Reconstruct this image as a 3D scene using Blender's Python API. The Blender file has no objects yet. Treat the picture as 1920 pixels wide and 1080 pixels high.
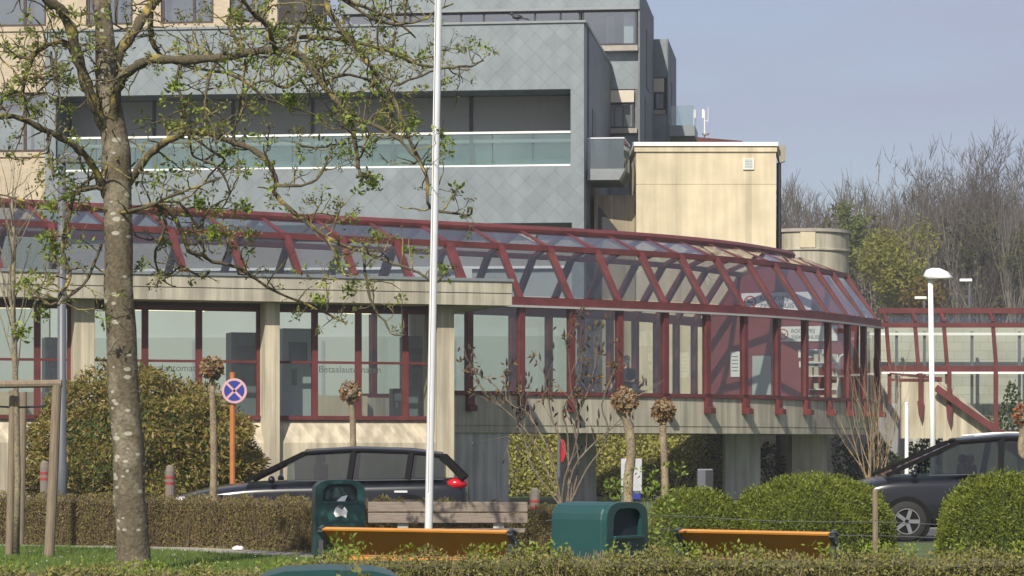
import bpy, bmesh, math, random
import numpy as np
from mathutils import Vector, Matrix
R = math.radians
scene = bpy.context.scene
COL = scene.collection
rng = random.Random(11)
nrg = np.random.default_rng(5)

# ------------------------------------------------------------------ camera, sky, sun, exposure
F = 5200.0                      # focal length in pixels of a 1920 px wide picture
HOR = 838.0                     # horizon row
cam = bpy.data.cameras.new("camera"); camo = bpy.data.objects.new("camera", cam); COL.objects.link(camo)
camo.location = (0, 0, 1.5); camo.rotation_euler = (R(90), 0, 0)
cam.sensor_width = 36; cam.lens = 36 * F / 1920
cam.shift_y = (HOR - 540) / 1920
cam.clip_start = 0.5; cam.clip_end = 6000
scene.camera = camo

SUN_AZ, SUN_EL = 20.0, 42.0     # degrees left of straight behind the camera, elevation
sv = Vector((-math.sin(R(SUN_AZ)) * math.cos(R(SUN_EL)), -math.cos(R(SUN_AZ)) * math.cos(R(SUN_EL)), math.sin(R(SUN_EL))))
world = bpy.data.worlds.new("World"); scene.world = world; world.use_nodes = True
wn = world.node_tree.nodes; wl = world.node_tree.links
bg = wn["Background"]
sky = wn.new("ShaderNodeTexSky"); sky.sky_type = 'NISHITA'; sky.sun_disc = False
sky.sun_elevation = R(SUN_EL); sky.sun_rotation = math.atan2(sv.x, sv.y)
sky.air_density = 1.0; sky.dust_density = 2.2; sky.ozone_density = 1.6
# thin veil of cloud over the blue
tc = wn.new("ShaderNodeTexCoord"); mp = wn.new("ShaderNodeMapping"); mp.inputs["Scale"].default_value = (5, 5, 26)
nz = wn.new("ShaderNodeTexNoise"); nz.inputs["Scale"].default_value = 1.3; nz.inputs["Detail"].default_value = 6; nz.inputs["Roughness"].default_value = 0.55
rp = wn.new("ShaderNodeValToRGB"); rp.color_ramp.elements[0].position = 0.38; rp.color_ramp.elements[1].position = 0.72
rp.color_ramp.elements[0].color = (0.5, 0.5, 0.5, 1); rp.color_ramp.elements[1].color = (0.95, 0.95, 0.95, 1)
mx = wn.new("ShaderNodeMixRGB"); mx.inputs[2].default_value = (3.25, 3.5, 4.75, 1)
wl.new(tc.outputs["Generated"], mp.inputs[0]); wl.new(mp.outputs[0], nz.inputs[0]); wl.new(nz.outputs[0], rp.inputs[0])
wl.new(rp.outputs[0], mx.inputs[0]); wl.new(sky.outputs[0], mx.inputs[1]); wl.new(mx.outputs[0], bg.inputs[0])
bg.inputs[1].default_value = 0.085
sl = bpy.data.lights.new("sun", 'SUN'); sl.energy = 4.2; sl.angle = R(0.5); sl.color = (1.0, 0.93, 0.80)
so = bpy.data.objects.new("sun", sl); COL.objects.link(so); so.rotation_euler = sv.to_track_quat('Z', 'Y').to_euler()
scene.view_settings.view_transform = 'Standard'; scene.view_settings.look = 'None'
scene.view_settings.exposure = 0.55; scene.view_settings.gamma = 1; scene.view_settings.use_curve_mapping = False
scene.cycles.transparent_max_bounces = 32
scene.cycles.max_bounces = 8
HAZE = 0.0005

# ------------------------------------------------------------------ helpers
def W(x, s): return Vector(((x - 960) / s, F / s))
def P(x, y, s): return Vector(((x - 960) / s, F / s, 1.5 + (HOR - y) / s))
def ZY(y, s): return 1.5 + (HOR - y) / s

class MB:
    def __init__(self): self.v = []; self.f = []; self.m = []
    def add(self, vs, fs, mi=0):
        b = len(self.v); self.v += [tuple(v) for v in vs]; self.f += [tuple(b + i for i in f) for f in fs]; self.m += [mi] * len(fs); return self
    def box(self, x0, x1, y0, y1, z0, z1, mi=0):
        return self.add([(x0,y0,z0),(x1,y0,z0),(x1,y1,z0),(x0,y1,z0),(x0,y0,z1),(x1,y0,z1),(x1,y1,z1),(x0,y1,z1)],
            [(0,3,2,1),(4,5,6,7),(0,1,5,4),(1,2,6,5),(2,3,7,6),(3,0,4,7)], mi)
    def bar(self, p, q, w, h, up=(0,0,1), mi=0):
        p = Vector(p); q = Vector(q); d = (q - p).normalized(); u = Vector(up)
        s = d.cross(u)
        if s.length < 1e-4: s = d.cross(Vector((1, 0, 0)))
        s.normalize(); t = s.cross(d).normalized()
        vs = []
        for c in (p, q):
            for a, b in ((-1,-1),(1,-1),(1,1),(-1,1)): vs.append(c + s * (a * w / 2) + t * (b * h / 2))
        return self.add(vs, [(0,3,2,1),(4,5,6,7),(0,1,5,4),(1,2,6,5),(2,3,7,6),(3,0,4,7)], mi)
    def tube(self, pts, rads, n=6, mi=0, cap=True):
        pts = [Vector(p) for p in pts]
        if not hasattr(rads, '__len__'): rads = [rads] * len(pts)
        rings = []; prev = None
        for i, p in enumerate(pts):
            d = (pts[min(i+1, len(pts)-1)] - pts[max(i-1, 0)])
            d = d.normalized() if d.length > 1e-9 else Vector((0,0,1))
            if prev is None:
                a = Vector((1,0,0)) if abs(d.x) < .8 else Vector((0,1,0))
                prev = (a - d * a.dot(d)).normalized()
            else:
                prev = prev - d * prev.dot(d)
                prev = prev.normalized() if prev.length > 1e-6 else d.orthogonal().normalized()
            b = d.cross(prev)
            rings.append([p + (prev * math.cos(2*math.pi*k/n) + b * math.sin(2*math.pi*k/n)) * rads[i] for k in range(n)])
        vs = [v for r in rings for v in r]; fs = []
        for i in range(len(rings)-1):
            for k in range(n):
                k2 = (k+1) % n
                fs.append((i*n+k, i*n+k2, (i+1)*n+k2, (i+1)*n+k))
        if cap:
            fs.append(tuple(range(n-1,-1,-1))); fs.append(tuple((len(rings)-1)*n+k for k in range(n)))
        return self.add(vs, fs, mi)
    def prism(self, poly, vec, mi=0):
        n = len(poly); vec = Vector(vec)
        a = [Vector(p) for p in poly]; b = [p + vec for p in a]
        fs = [tuple(range(n-1,-1,-1)), tuple(range(n, 2*n))] + [(i, (i+1)%n, n+(i+1)%n, n+i) for i in range(n)]
        return self.add(a + b, fs, mi)
    def quad(self, a, b, c, d, mi=0): return self.add([a,b,c,d], [(0,1,2,3)], mi)
    def lathe(self, prof, c=(0,0,0), n=24, mi=0, a0=0, a1=2*math.pi):
        c = Vector(c); vs = []; fs = []; full = abs(a1-a0-2*math.pi) < 1e-6; m = n if full else n+1
        for r, z in prof:
            for k in range(m):
                a = a0 + (a1-a0)*k/n; vs.append(c + Vector((r*math.cos(a), r*math.sin(a), z)))
        for i in range(len(prof)-1):
            for k in range(n):
                k2 = (k+1) % m; fs.append((i*m+k, i*m+k2, (i+1)*m+k2, (i+1)*m+k))
        return self.add(vs, fs, mi)
    def ball(self, c, r, n=8, mi=0, sc=(1,1,1), jit=0):
        c = Vector(c); vs = []; fs = []; mrows = max(4, n//2+1)
        for i in range(mrows+1):
            t = math.pi*i/mrows
            for k in range(n):
                a = 2*math.pi*k/n; j = 1 + rng.uniform(-jit, jit)
                vs.append(c + Vector((r*sc[0]*math.sin(t)*math.cos(a)*j, r*sc[1]*math.sin(t)*math.sin(a)*j, r*sc[2]*math.cos(t)*j)))
        for i in range(mrows):
            for k in range(n):
                fs.append((i*n+k, (i+1)*n+k, (i+1)*n+(k+1)%n, i*n+(k+1)%n))
        return self.add(vs, fs, mi)
    def build(self, name, mat, parent=None, smooth=False, bevel=0):
        me = bpy.data.meshes.new(name); me.from_pydata(self.v, [], self.f)
        mats = mat if isinstance(mat, (list, tuple)) else [mat]
        for m in mats: me.materials.append(m)
        if len(mats) > 1: me.polygons.foreach_set("material_index", self.m)
        if smooth: me.polygons.foreach_set("use_smooth", [True]*len(self.f))
        bm = bmesh.new(); bm.from_mesh(me); bmesh.ops.recalc_face_normals(bm, faces=bm.faces); bm.to_mesh(me); bm.free()
        me.update()
        o = bpy.data.objects.new(name, me); COL.objects.link(o)
        if parent: o.parent = parent
        if bevel:
            b = o.modifiers.new("bevel", 'BEVEL'); b.width = bevel; b.segments = 2; b.limit_method = 'ANGLE'; b.angle_limit = R(40)
        return o

def tag(o, label=None, cat=None, group=None, kind=None):
    if label: o["label"] = label
    if cat: o["category"] = cat
    if group: o["group"] = group
    if kind: o["kind"] = kind
    return o
def thing(name, label, cat, loc=(0,0,0), rz=0, group=None):
    o = bpy.data.objects.new(name, None); COL.objects.link(o); o.location = loc; o.rotation_euler = (0,0,rz)
    o.empty_display_size = 0.2
    return tag(o, label, cat, group)
def copy_tree(o, parent=None):
    c = o.copy(); COL.objects.link(c)
    if parent: c.parent = parent
    for ch in o.children: copy_tree(ch, c)
    return c

# ------------------------------------------------------------------ materials
def new_mat(name):
    m = bpy.data.materials.new(name); m.use_nodes = True
    return m, m.node_tree.nodes, m.node_tree.links, m.node_tree.nodes["Principled BSDF"]
def simple(name, col, rough=0.6, metal=0.0, var=0.12, scale=6.0, bump=0.0, spec=0.5, streak=None):
    """a plain material with soft mottling, optional vertical streaks of weathering"""
    m, n, l, b = new_mat(name)
    tc = n.new("ShaderNodeTexCoord"); nz = n.new("ShaderNodeTexNoise"); nz.inputs["Scale"].default_value = scale; nz.inputs["Detail"].default_value = 5
    src = tc.outputs["Object"]
    if streak:
        mp = n.new("ShaderNodeMapping"); mp.inputs["Scale"].default_value = streak; l.new(src, mp.inputs[0]); src = mp.outputs[0]
    l.new(src, nz.inputs["Vector"])
    mr = n.new("ShaderNodeMapRange"); mr.inputs[1].default_value = .25; mr.inputs[2].default_value = .75; mr.inputs[3].default_value = 1-var; mr.inputs[4].default_value = 1+var
    l.new(nz.outputs[0], mr.inputs[0])
    mul = n.new("ShaderNodeVectorMath"); mul.operation = 'SCALE'; mul.inputs[0].default_value = col[:3]; l.new(mr.outputs[0], mul.inputs["Scale"])
    l.new(mul.outputs[0], b.inputs["Base Color"])
    b.inputs["Roughness"].default_value = rough; b.inputs["Metallic"].default_value = metal; b.inputs["Specular IOR Level"].default_value = spec
    if bump:
        bp = n.new("ShaderNodeBump"); bp.inputs["Strength"].default_value = bump; bp.inputs["Distance"].default_value = .02
        l.new(nz.outputs[0], bp.inputs["Height"]); l.new(bp.outputs[0], b.inputs["Normal"])
    return m
def glass(name, tint, refl=1.0, base=0.03, rough=0.0, vary=0.0, veil=0.0, veilcol=(.5,.6,.6)):
    m = bpy.data.materials.new(name); m.use_nodes = True; n = m.node_tree.nodes; l = m.node_tree.links; n.clear()
    out = n.new("ShaderNodeOutputMaterial"); tr = n.new("ShaderNodeBsdfTransparent"); tr.inputs[0].default_value = (*tint, 1)
    gl = n.new("ShaderNodeBsdfGlossy"); gl.inputs["Roughness"].default_value = rough; gl.inputs[0].default_value = (1,1,1,1)
    fr = n.new("ShaderNodeFresnel"); fr.inputs[0].default_value = 1.5
    ma = n.new("ShaderNodeMath"); ma.operation = 'MULTIPLY_ADD'; ma.inputs[1].default_value = refl; ma.inputs[2].default_value = base; ma.use_clamp = True
    mi = n.new("ShaderNodeMixShader")
    geo = n.new("ShaderNodeNewGeometry"); inv = n.new("ShaderNodeMath"); inv.operation = 'SUBTRACT'; inv.inputs[0].default_value = 1
    # no total internal reflection from a single sheet: feed the fresnel a normal that always faces the ray
    bf = n.new("ShaderNodeMix"); bf.data_type = 'FLOAT'
    iv = n.new("ShaderNodeMapRange"); iv.inputs[3].default_value = 1.5; iv.inputs[4].default_value = 1/1.5
    l.new(geo.outputs["Backfacing"], iv.inputs[0]); l.new(iv.outputs[0], fr.inputs[0])
    l.new(fr.outputs[0], ma.inputs[0]); l.new(ma.outputs[0], mi.inputs[0]); l.new(tr.outputs[0], mi.inputs[1]); l.new(gl.outputs[0], mi.inputs[2]); l.new(mi.outputs[0], out.inputs[0])
    n.remove(inv); n.remove(bf)
    if vary:   # panes differ a little in cleanness and reflection
        oi = n.new("ShaderNodeObjectInfo"); mv = n.new("ShaderNodeMath"); mv.operation = 'MULTIPLY_ADD'; mv.inputs[1].default_value = vary; mv.inputs[2].default_value = base
        l.new(oi.outputs["Random"], mv.inputs[0]); l.new(mv.outputs[0], ma.inputs[2])
    if veil:   # dusty or frosted film on the sheet
        df = n.new("ShaderNodeBsdfDiffuse"); df.inputs[0].default_value = (*veilcol,1); tl = n.new("ShaderNodeBsdfTranslucent"); tl.inputs[0].default_value = (*veilcol,1)
        a1 = n.new("ShaderNodeMixShader"); l.new(df.outputs[0], a1.inputs[1]); l.new(tl.outputs[0], a1.inputs[2])
        tc = n.new("ShaderNodeTexCoord"); nz = n.new("ShaderNodeTexNoise"); nz.inputs["Scale"].default_value = .9; nz.inputs["Detail"].default_value = 5; l.new(tc.outputs["Object"], nz.inputs["Vector"])
        mr = n.new("ShaderNodeMapRange"); mr.inputs[1].default_value = .3; mr.inputs[2].default_value = .7; mr.inputs[3].default_value = veil*.6; mr.inputs[4].default_value = veil*1.4; l.new(nz.outputs[0], mr.inputs[0])
        a2 = n.new("ShaderNodeMixShader"); l.new(mr.outputs[0], a2.inputs[0]); l.new(mi.outputs[0], a2.inputs[1]); l.new(a1.outputs[0], a2.inputs[2]); l.new(a2.outputs[0], out.inputs[0])
    return m
def leafmat(name, cols, rough=0.55, trans=0.35):
    m, n, l, b = new_mat(name)
    g = n.new("ShaderNodeNewGeometry"); r = n.new("ShaderNodeValToRGB"); e = r.color_ramp.elements
    while len(e) < len(cols): e.new(0.5)
    for i, c in enumerate(cols): e[i].position = i/(len(cols)-1); e[i].color = (*c, 1)
    l.new(g.outputs["Random Per Island"], r.inputs[0]); l.new(r.outputs[0], b.inputs["Base Color"]); b.inputs["Roughness"].default_value = rough
    b.inputs["Specular IOR Level"].default_value = 0.3
    if trans:
        out = n["Material Output"]; t = n.new("ShaderNodeBsdfTranslucent"); mi = n.new("ShaderNodeMixShader"); mi.inputs[0].default_value = trans
        l.new(r.outputs[0], t.inputs[0]); l.new(b.outputs[0], mi.inputs[1]); l.new(t.outputs[0], mi.inputs[2]); l.new(mi.outputs[0], out.inputs[0])
    return m
def concrete(name, col, board=9.0, dark=0.55, stain=1.0):
    """board-marked concrete: vertical board lines, blotches, dark run-off streaks"""
    m, n, l, b = new_mat(name)
    tc = n.new("ShaderNodeTexCoord"); sp = n.new("ShaderNodeSeparateXYZ"); l.new(tc.outputs["Object"], sp.inputs[0])
    ad = n.new("ShaderNodeMath"); ad.operation = 'ADD'; l.new(sp.outputs[0], ad.inputs[0]); l.new(sp.outputs[1], ad.inputs[1])
    ms = n.new("ShaderNodeMath"); ms.operation = 'MULTIPLY'; ms.inputs[1].default_value = board; l.new(ad.outputs[0], ms.inputs[0])
    fl = n.new("ShaderNodeMath"); fl.operation = 'FLOOR'; l.new(ms.outputs[0], fl.inputs[0])
    wn_ = n.new("ShaderNodeTexWhiteNoise"); wn_.noise_dimensions = '1D'; l.new(fl.outputs[0], wn_.inputs["W"])
    fr = n.new("ShaderNodeMath"); fr.operation = 'FRACT'; l.new(ms.outputs[0], fr.inputs[0])
    ln = n.new("ShaderNodeMath"); ln.operation = 'LESS_THAN'; ln.inputs[1].default_value = .09; l.new(fr.outputs[0], ln.inputs[0])
    n1 = n.new("ShaderNodeTexNoise"); n1.inputs["Scale"].default_value = 1.1; n1.inputs["Detail"].default_value = 8; l.new(tc.outputs["Object"], n1.inputs["Vector"])
    mp = n.new("ShaderNodeMapping"); mp.inputs["Scale"].default_value = (3.2, 3.2, .28); l.new(tc.outputs["Object"], mp.inputs[0])
    n2 = n.new("ShaderNodeTexNoise"); n2.inputs["Scale"].default_value = 1.6; n2.inputs["Detail"].default_value = 6; l.new(mp.outputs[0], n2.inputs["Vector"])
    def rng_(src, a, b_, c, d):
        r = n.new("ShaderNodeMapRange"); r.inputs[1].default_value = a; r.inputs[2].default_value = b_; r.inputs[3].default_value = c; r.inputs[4].default_value = d; l.new(src, r.inputs[0]); return r.outputs[0]
    def mul(a, c):
        k = n.new("ShaderNodeMath"); k.operation = 'MULTIPLY'; l.new(a, k.inputs[0]); l.new(c, k.inputs[1]); return k.outputs[0]
    v = mul(rng_(wn_.outputs[0], 0, 1, .9, 1.06), rng_(ln.outputs[0], 0, 1, 1, .82))
    v = mul(v, rng_(n1.outputs[0], .3, .7, .86, 1.08)); v = mul(v, rng_(n2.outputs[0], .38, .62, 1 - .28*stain, 1.05))
    sc = n.new("ShaderNodeVectorMath"); sc.operation = 'SCALE'; sc.inputs[0].default_value = col; l.new(v, sc.inputs["Scale"]); l.new(sc.outputs[0], b.inputs["Base Color"])
    b.inputs["Roughness"].default_value = .9; b.inputs["Specular IOR Level"].default_value = .25
    bp = n.new("ShaderNodeBump"); bp.inputs["Strength"].default_value = .4; bp.inputs["Distance"].default_value = .01; l.new(v, bp.inputs["Height"]); l.new(bp.outputs[0], b.inputs["Normal"])
    return m
def zincmat(name, col=(.175,.205,.22), size=.615, bright=1.0, rough=.5):
    """diamond zinc shingles: a tone per shingle, a dark lap line, a pale edge, soft patina"""
    m, n, l, b = new_mat(name)
    tc = n.new("ShaderNodeTexCoord"); sp = n.new("ShaderNodeSeparateXYZ"); l.new(tc.outputs["Object"], sp.inputs[0])
    def M(op, a, c):
        k = n.new("ShaderNodeMath"); k.operation = op
        for i, q in enumerate((a, c)):
            if q is None: continue
            if isinstance(q, (int, float)): k.inputs[i].default_value = q
            else: l.new(q, k.inputs[i])
        return k.outputs[0]
    u = M('ADD', sp.outputs[0], sp.outputs[1]); z = sp.outputs[2]
    p = M('DIVIDE', M('ADD', u, z), size); q = M('DIVIDE', M('SUBTRACT', u, z), size)
    cb = n.new("ShaderNodeCombineXYZ"); l.new(M('FLOOR', p, None), cb.inputs[0]); l.new(M('FLOOR', q, None), cb.inputs[1])
    w = n.new("ShaderNodeTexWhiteNoise"); l.new(cb.outputs[0], w.inputs["Vector"])
    fp = M('FRACT', p, None); fq = M('FRACT', q, None)
    e1 = M('LESS_THAN', fp, .045); e2 = M('GREATER_THAN', fq, .955)
    line = M('MAXIMUM', e1, e2)
    # lap: each shingle bulges a little towards its lower point
    lap = M('MULTIPLY', M('ADD', fq, M('SUBTRACT', 1, fp)), .5)
    nz = n.new("ShaderNodeTexNoise"); nz.inputs["Scale"].default_value = 1.4; nz.inputs["Detail"].default_value = 7; l.new(tc.outputs["Object"], nz.inputs["Vector"])
    v = M('ADD', M('MULTIPLY', w.outputs[0], .09), .955)
    v = M('MULTIPLY', v, M('ADD', M('MULTIPLY', nz.outputs[0], .5), .75))
    v = M('MULTIPLY', v, M('SUBTRACT', 1, M('MULTIPLY', line, .10)))
    mp = n.new("ShaderNodeMapping"); mp.inputs["Scale"].default_value = (2.6, 2.6, .16); l.new(tc.outputs["Object"], mp.inputs[0])
    ns = n.new("ShaderNodeTexNoise"); ns.inputs["Scale"].default_value = 1.0; ns.inputs["Detail"].default_value = 6; l.new(mp.outputs[0], ns.inputs["Vector"])
    v = M('MULTIPLY', v, M('ADD', M('MULTIPLY', ns.outputs[0], .36), .82))
    v = M('MULTIPLY', v, bright)
    sc = n.new("ShaderNodeVectorMath"); sc.operation = 'SCALE'; sc.inputs[0].default_value = col; l.new(v, sc.inputs["Scale"]); l.new(sc.outputs[0], b.inputs["Base Color"])
    b.inputs["Metallic"].default_value = .35; b.inputs["Roughness"].default_value = rough
    bp = n.new("ShaderNodeBump"); bp.inputs["Strength"].default_value = .5; bp.inputs["Distance"].default_value = .05
    l.new(M('ADD', M('MULTIPLY', lap, .5), M('MULTIPLY', nz.outputs[0], .25)), bp.inputs["Height"]); l.new(bp.outputs[0], b.inputs["Normal"])
    return m
def brickmat(name, c1, c2, mortar, sx=.22, sz=.075, msize=.012, frontaxis=True):
    m, n, l, b = new_mat(name)
    tc = n.new("ShaderNodeTexCoord"); sp = n.new("ShaderNodeSeparateXYZ"); l.new(tc.outputs["Object"], sp.inputs[0])
    ad = n.new("ShaderNodeMath"); ad.operation = 'ADD'; l.new(sp.outputs[0], ad.inputs[0]); l.new(sp.outputs[1], ad.inputs[1])
    cb = n.new("ShaderNodeCombineXYZ"); l.new(ad.outputs[0], cb.inputs[0]); l.new(sp.outputs[2], cb.inputs[1])
    br = n.new("ShaderNodeTexBrick"); br.inputs["Scale"].default_value = 1; br.inputs["Brick Width"].default_value = sx; br.inputs["Row Height"].default_value = sz; br.inputs["Mortar Size"].default_value = msize
    br.inputs["Color1"].default_value = (*c1,1); br.inputs["Color2"].default_value = (*c2,1); br.inputs["Mortar"].default_value = (*mortar,1)
    l.new(cb.outputs[0], br.inputs["Vector"])
    nz = n.new("ShaderNodeTexNoise"); nz.inputs["Scale"].default_value = .8; nz.inputs["Detail"].default_value = 6; l.new(tc.outputs["Object"], nz.inputs["Vector"])
    mr = n.new("ShaderNodeMapRange"); mr.inputs[1].default_value=.3; mr.inputs[2].default_value=.7; mr.inputs[3].default_value=.85; mr.inputs[4].default_value=1.1; l.new(nz.outputs[0], mr.inputs[0])
    sc = n.new("ShaderNodeVectorMath"); sc.operation='SCALE'; l.new(br.outputs[0], sc.inputs[0]); l.new(mr.outputs[0], sc.inputs["Scale"]); l.new(sc.outputs[0], b.inputs["Base Color"])
    b.inputs["Roughness"].default_value=.9
    return m

RED = simple("red_paint", (.105,.022,.022), .5, var=.34, scale=2.2, bump=.1)
REDIN = simple("red_panel", (.20,.035,.036), .5, var=.12, scale=1.5)
CONC = concrete("board_concrete", (.49,.435,.33))
CONCW = concrete("weathered_concrete", (.40,.37,.295), board=6, stain=1.0)
CONCP = concrete("pale_concrete", (.57,.495,.35), board=.45, stain=.3)
CONCG = concrete("grey_concrete", (.44,.43,.395), board=7)
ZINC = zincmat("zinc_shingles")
ZINC_SHADED = zincmat("zinc_shingles_shaded", (.16,.17,.185), .6, .8, .6)  # darker copy of the zinc: shade of the side walls put into the colour
ZTRIM = simple("zinc_trim", (.22,.24,.25), .45, .4, var=.08)
BRICK = brickmat("beige_brick", (.47,.39,.275), (.40,.33,.235), (.43,.37,.29))
BLOCK = brickmat("grey_block", (.40,.40,.33), (.34,.345,.285), (.28,.28,.24), .6, .3, .012)
BROWN = simple("brown_frame", (.045,.025,.022), .5)
DARK = simple("dark_metal", (.02,.021,.025), .5)
DGREY = simple("blind_fabric", (.27,.26,.245), .8, var=.06)
WHITE = simple("white_paint", (.78,.78,.76), .35, var=.04)
ALU = simple("aluminium", (.66,.67,.69), .32, .2, var=.05)
STEEL = simple("galvanised_steel", (.13,.14,.155), .5, .5, var=.1)
PALE = simple("pale_panel", (.40,.44,.41), .7, var=.05, scale=.6)
CREAM = simple("cream_blind", (.50,.45,.37), .7, var=.05)
GLASS = glass("clear_glass", (.78,.83,.81), .9, .02, vary=.05, veil=.02)
GLASSD = glass("office_glass", (.55,.63,.64), 1.2, .26)
GLASSB = glass("balustrade_glass", (.66,.80,.78), 1.0, .05, vary=.05, veil=.22, veilcol=(.42,.53,.53))
GLASSR = glass("roof_glass", (.66,.69,.72), .8, .02, vary=.11, veil=.015)
INTER = simple("room_inside", (.16,.17,.17), .9)
INTERL = simple("pale_room_inside", (.46,.47,.45), .9)
FLOORM = simple("floor_covering", (.16,.15,.14), .8)
BARK = None
# ------------------------------------------------------------------ ground
GR = simple("lawn_soil", (.055,.085,.022), .95, var=.35, scale=1.2)
ASPH = simple("asphalt", (.055,.055,.058), .9, var=.18, scale=14)
PAVE = simple("concrete_paving", (.30,.275,.24), .9, var=.15, scale=5)
SOIL = simple("hedge_soil", (.06,.042,.03), .95, var=.3, scale=6)
PAINTW = simple("road_paint", (.7,.7,.68), .7)
g = MB().quad((-900,-20,0),(900,-20,0),(900,4000,0),(-900,4000,0)).build("ground", GR); tag(g, kind="structure")
o = MB().quad((-60,43.5,.004),(60,43.5,.004),(60,51,.004),(-60,51,.004)).build("road", ASPH); tag(o, kind="structure")
mk = MB()
for k in range(-12, 12): mk.quad((k*4.5,47.4,.008),(k*4.5+2.2,47.4,.008),(k*4.5+2.2,47.52,.008),(k*4.5,47.52,.008))
o = mk.build("road_markings", PAINTW); tag(o, kind="structure")
o = MB().box(-60,60,51,51.2,0,.12).build("kerb", PAVE); tag(o, kind="structure")
o = MB().box(-60,60,51.2,53.4,-.05,.11).build("pavement", ASPH); tag(o, kind="structure")
a = [W(-300,119), W(130,123), W(330,127), W(600,137), W(760,141), W(1300,144)]
pm = MB()
for i in range(len(a)-1):
    p, q = a[i], a[i+1]; w = 1.5
    pm.quad((p.x,p.y-w*.5,.006),(q.x,q.y-w*.5,.006),(q.x,q.y+w*.5,.006),(p.x,p.y+w*.5,.006))
o = pm.build("garden_path", PAVE); tag(o, kind="structure")

# ------------------------------------------------------------------ zinc block
def frame_at(px, s, rz): return (px-960)/s, F/s, rz
zb = thing("zinc_building", "grey zinc shingled block with one long recessed balcony strip behind the red walkway", "building", (2.25, 86.7, 0), R(-6.6))
L = -17.3
zt, zr0, zrail, zr1, zbot = 14.77, 12.70, 11.36, 10.30, 8.52
m = MB()
m.box(L,0,0,2.2,zr0,zt); m.box(L,0,0,2.2,zbot,zr1)                    # parapet band, balcony band
m.box(-.42,0,0,2.2,zr1,zr0); m.box(L,L+.35,0,2.2,zr1,zr0)              # ends of the recess
m.box(-.38,0,0,.9,0,zbot)                                              # corner pier
m.box(L,-.38,.58,1.4,7.1,zbot,0)
m.build("facade", ZINC, zb)
MB().box(L,0,2.2,10.9,zr1-.4,zt-.05).box(L,0,1.4,10.9,0,zbot-.01).build("rear_body", ZINC_SHADED, zb)
sd = MB().box(0.0,.05,1.2,10.9,zr1-.8,zt-.03).box(0.0,.05,1.2,10.9,0,zr1-.8); sd.build("side_wall", ZINC_SHADED, zb)
MB().box(L-.05,.06,-.05,.1,zt,zt+.07).box(.0,.08,.1,10.95,zt-.02,zt+.07).build("coping", ZTRIM, zb)
MB().box(L+.35,-.42,2.0,2.21,zr1,zr0).build("window_back", INTERL, zb)
for i, (x0, x1) in enumerate(zip([-16.9,-14.1,-11.5,-8.9,-6.3,-3.75],[-14.1,-11.5,-8.9,-6.3,-3.75,-.44])):
    w = MB().box(x0+.06,x1-.06,1.50,1.52,zrail-.1,zr0-.02).build("roller_blind", DGREY, zb)
    MB().box(x0+.06,x1-.06,1.48,1.54,zrail-.16,zrail-.1).build("blind_rail", ZTRIM, w)
    wd = MB().box(x0-.05,x0+.06,1.46,1.7,zr1,zr0).box(x0+.06,x1-.06,1.56,1.66,zr0-.1,zr0-.03).build("window", DARK, zb)
    MB().quad((x0+.06,1.62,zr1),(x1-.06,1.62,zr1),(x1-.06,1.62,zr0-.1),(x0+.06,1.62,zr0-.1)).build("pane", GLASSD, wd)
    f = MB()
    f.box(x0+.15,x0+.15+.5,1.75,1.77,zr1,zrail-.2); f.build("curtain", PALE, wd)
rl = MB().box(L+.36,-.43,.02,.09,zrail-.03,zrail+.035).build("handrail", WHITE, zb)  # white paint stands in for the bright glint on the rail
for i in range(13):
    x0 = L+.4+i*1.275
    MB().box(x0,x0+1.255,.05,.064,zr1+.03,zrail-.03).build("balustrade_pane", GLASSB, zb)
MB().box(L+.36,-.43,.02,.10,zr1,zr1+.05).build("ledge", WHITE, zb)
# lower storey seen through the walkway
MB().box(L,-.38,.42,.50,7.12,7.2).build("lower_handrail", WHITE, zb)
MB().box(L,-.38,.545,.575,7.2,zbot).build("lower_blinds", DGREY, zb)
PALEZ = simple("pale_wall", (.245,.28,.255), .75, var=.05, scale=.5)
MB().box(L,-.38,.45,1.4,0,5.0).box(L-14,L,.45,1.2,0,8.3).build("pale_plinth", PALEZ, zb)
MB().box(L,-.38,.55,1.4,5.0,7.1).build("pale_upper_wall", simple("pale_upper", (.30,.335,.32), .7, var=.06, scale=.7), zb)
for x0 in (-12.6,-8.4,-4.2): MB().box(x0,x0+.1,.43,.45,2.4,4.88).build("panel_joint", ZTRIM, zb)
# side windows and balcony
sw = MB()
sw.box(.05,.07,2.4,3.6,zr0-1.9,zr0-.35).box(.05,.07,2.2,3.2,zr1-.3,zr1+1.0)
sw.build("side_window", DARK, zb)
bl = MB().prism([(.052,.6,9.9),(1.05,.6,9.9),(1.25,.6,10.25),(.052,.6,10.25)],(0,2.6,0)).build("balcony", ZTRIM, zb)
bg_ = MB()
bg_.quad((.06,.65,10.25),(1.2,.65,10.25),(1.2,.65,11.22),(.06,.65,11.22)); bg_.quad((1.2,.65,10.25),(1.2,3.15,10.25),(1.2,3.15,11.22),(1.2,.65,11.22))
bg_.build("balcony_glass", GLASSB, bl)
MB().box(.06,1.22,.63,.67,11.2,11.24).box(1.18,1.22,.67,3.15,11.2,11.24).build("balcony_rail", ALU, bl)

# crow on the parapet
crow = MB()
crow.ball((0,0,.14),.1,8,sc=(1.7,.8,.8)); crow.ball((-.17,0,.24),.06,8); crow.bar((-.21,0,.24),(-.29,0,.225),.025,.02); crow.bar((.12,0,.12),(.36,0,.06),.09,.03); crow.tube([(0,.03,0),(0,.03,.1)],.008,4); crow.tube([(.02,-.03,0),(.02,-.03,.1)],.008,4)
c = crow.build("crow", DARK, None, True)
v = Matrix.Rotation(R(-6.6),4,'Z') @ Vector((-2.1,.03,zt+.07)); c.location = Vector((2.25,86.7,0)) + v
tag(c, "black crow perched on the zinc parapet edge", "bird")

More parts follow.
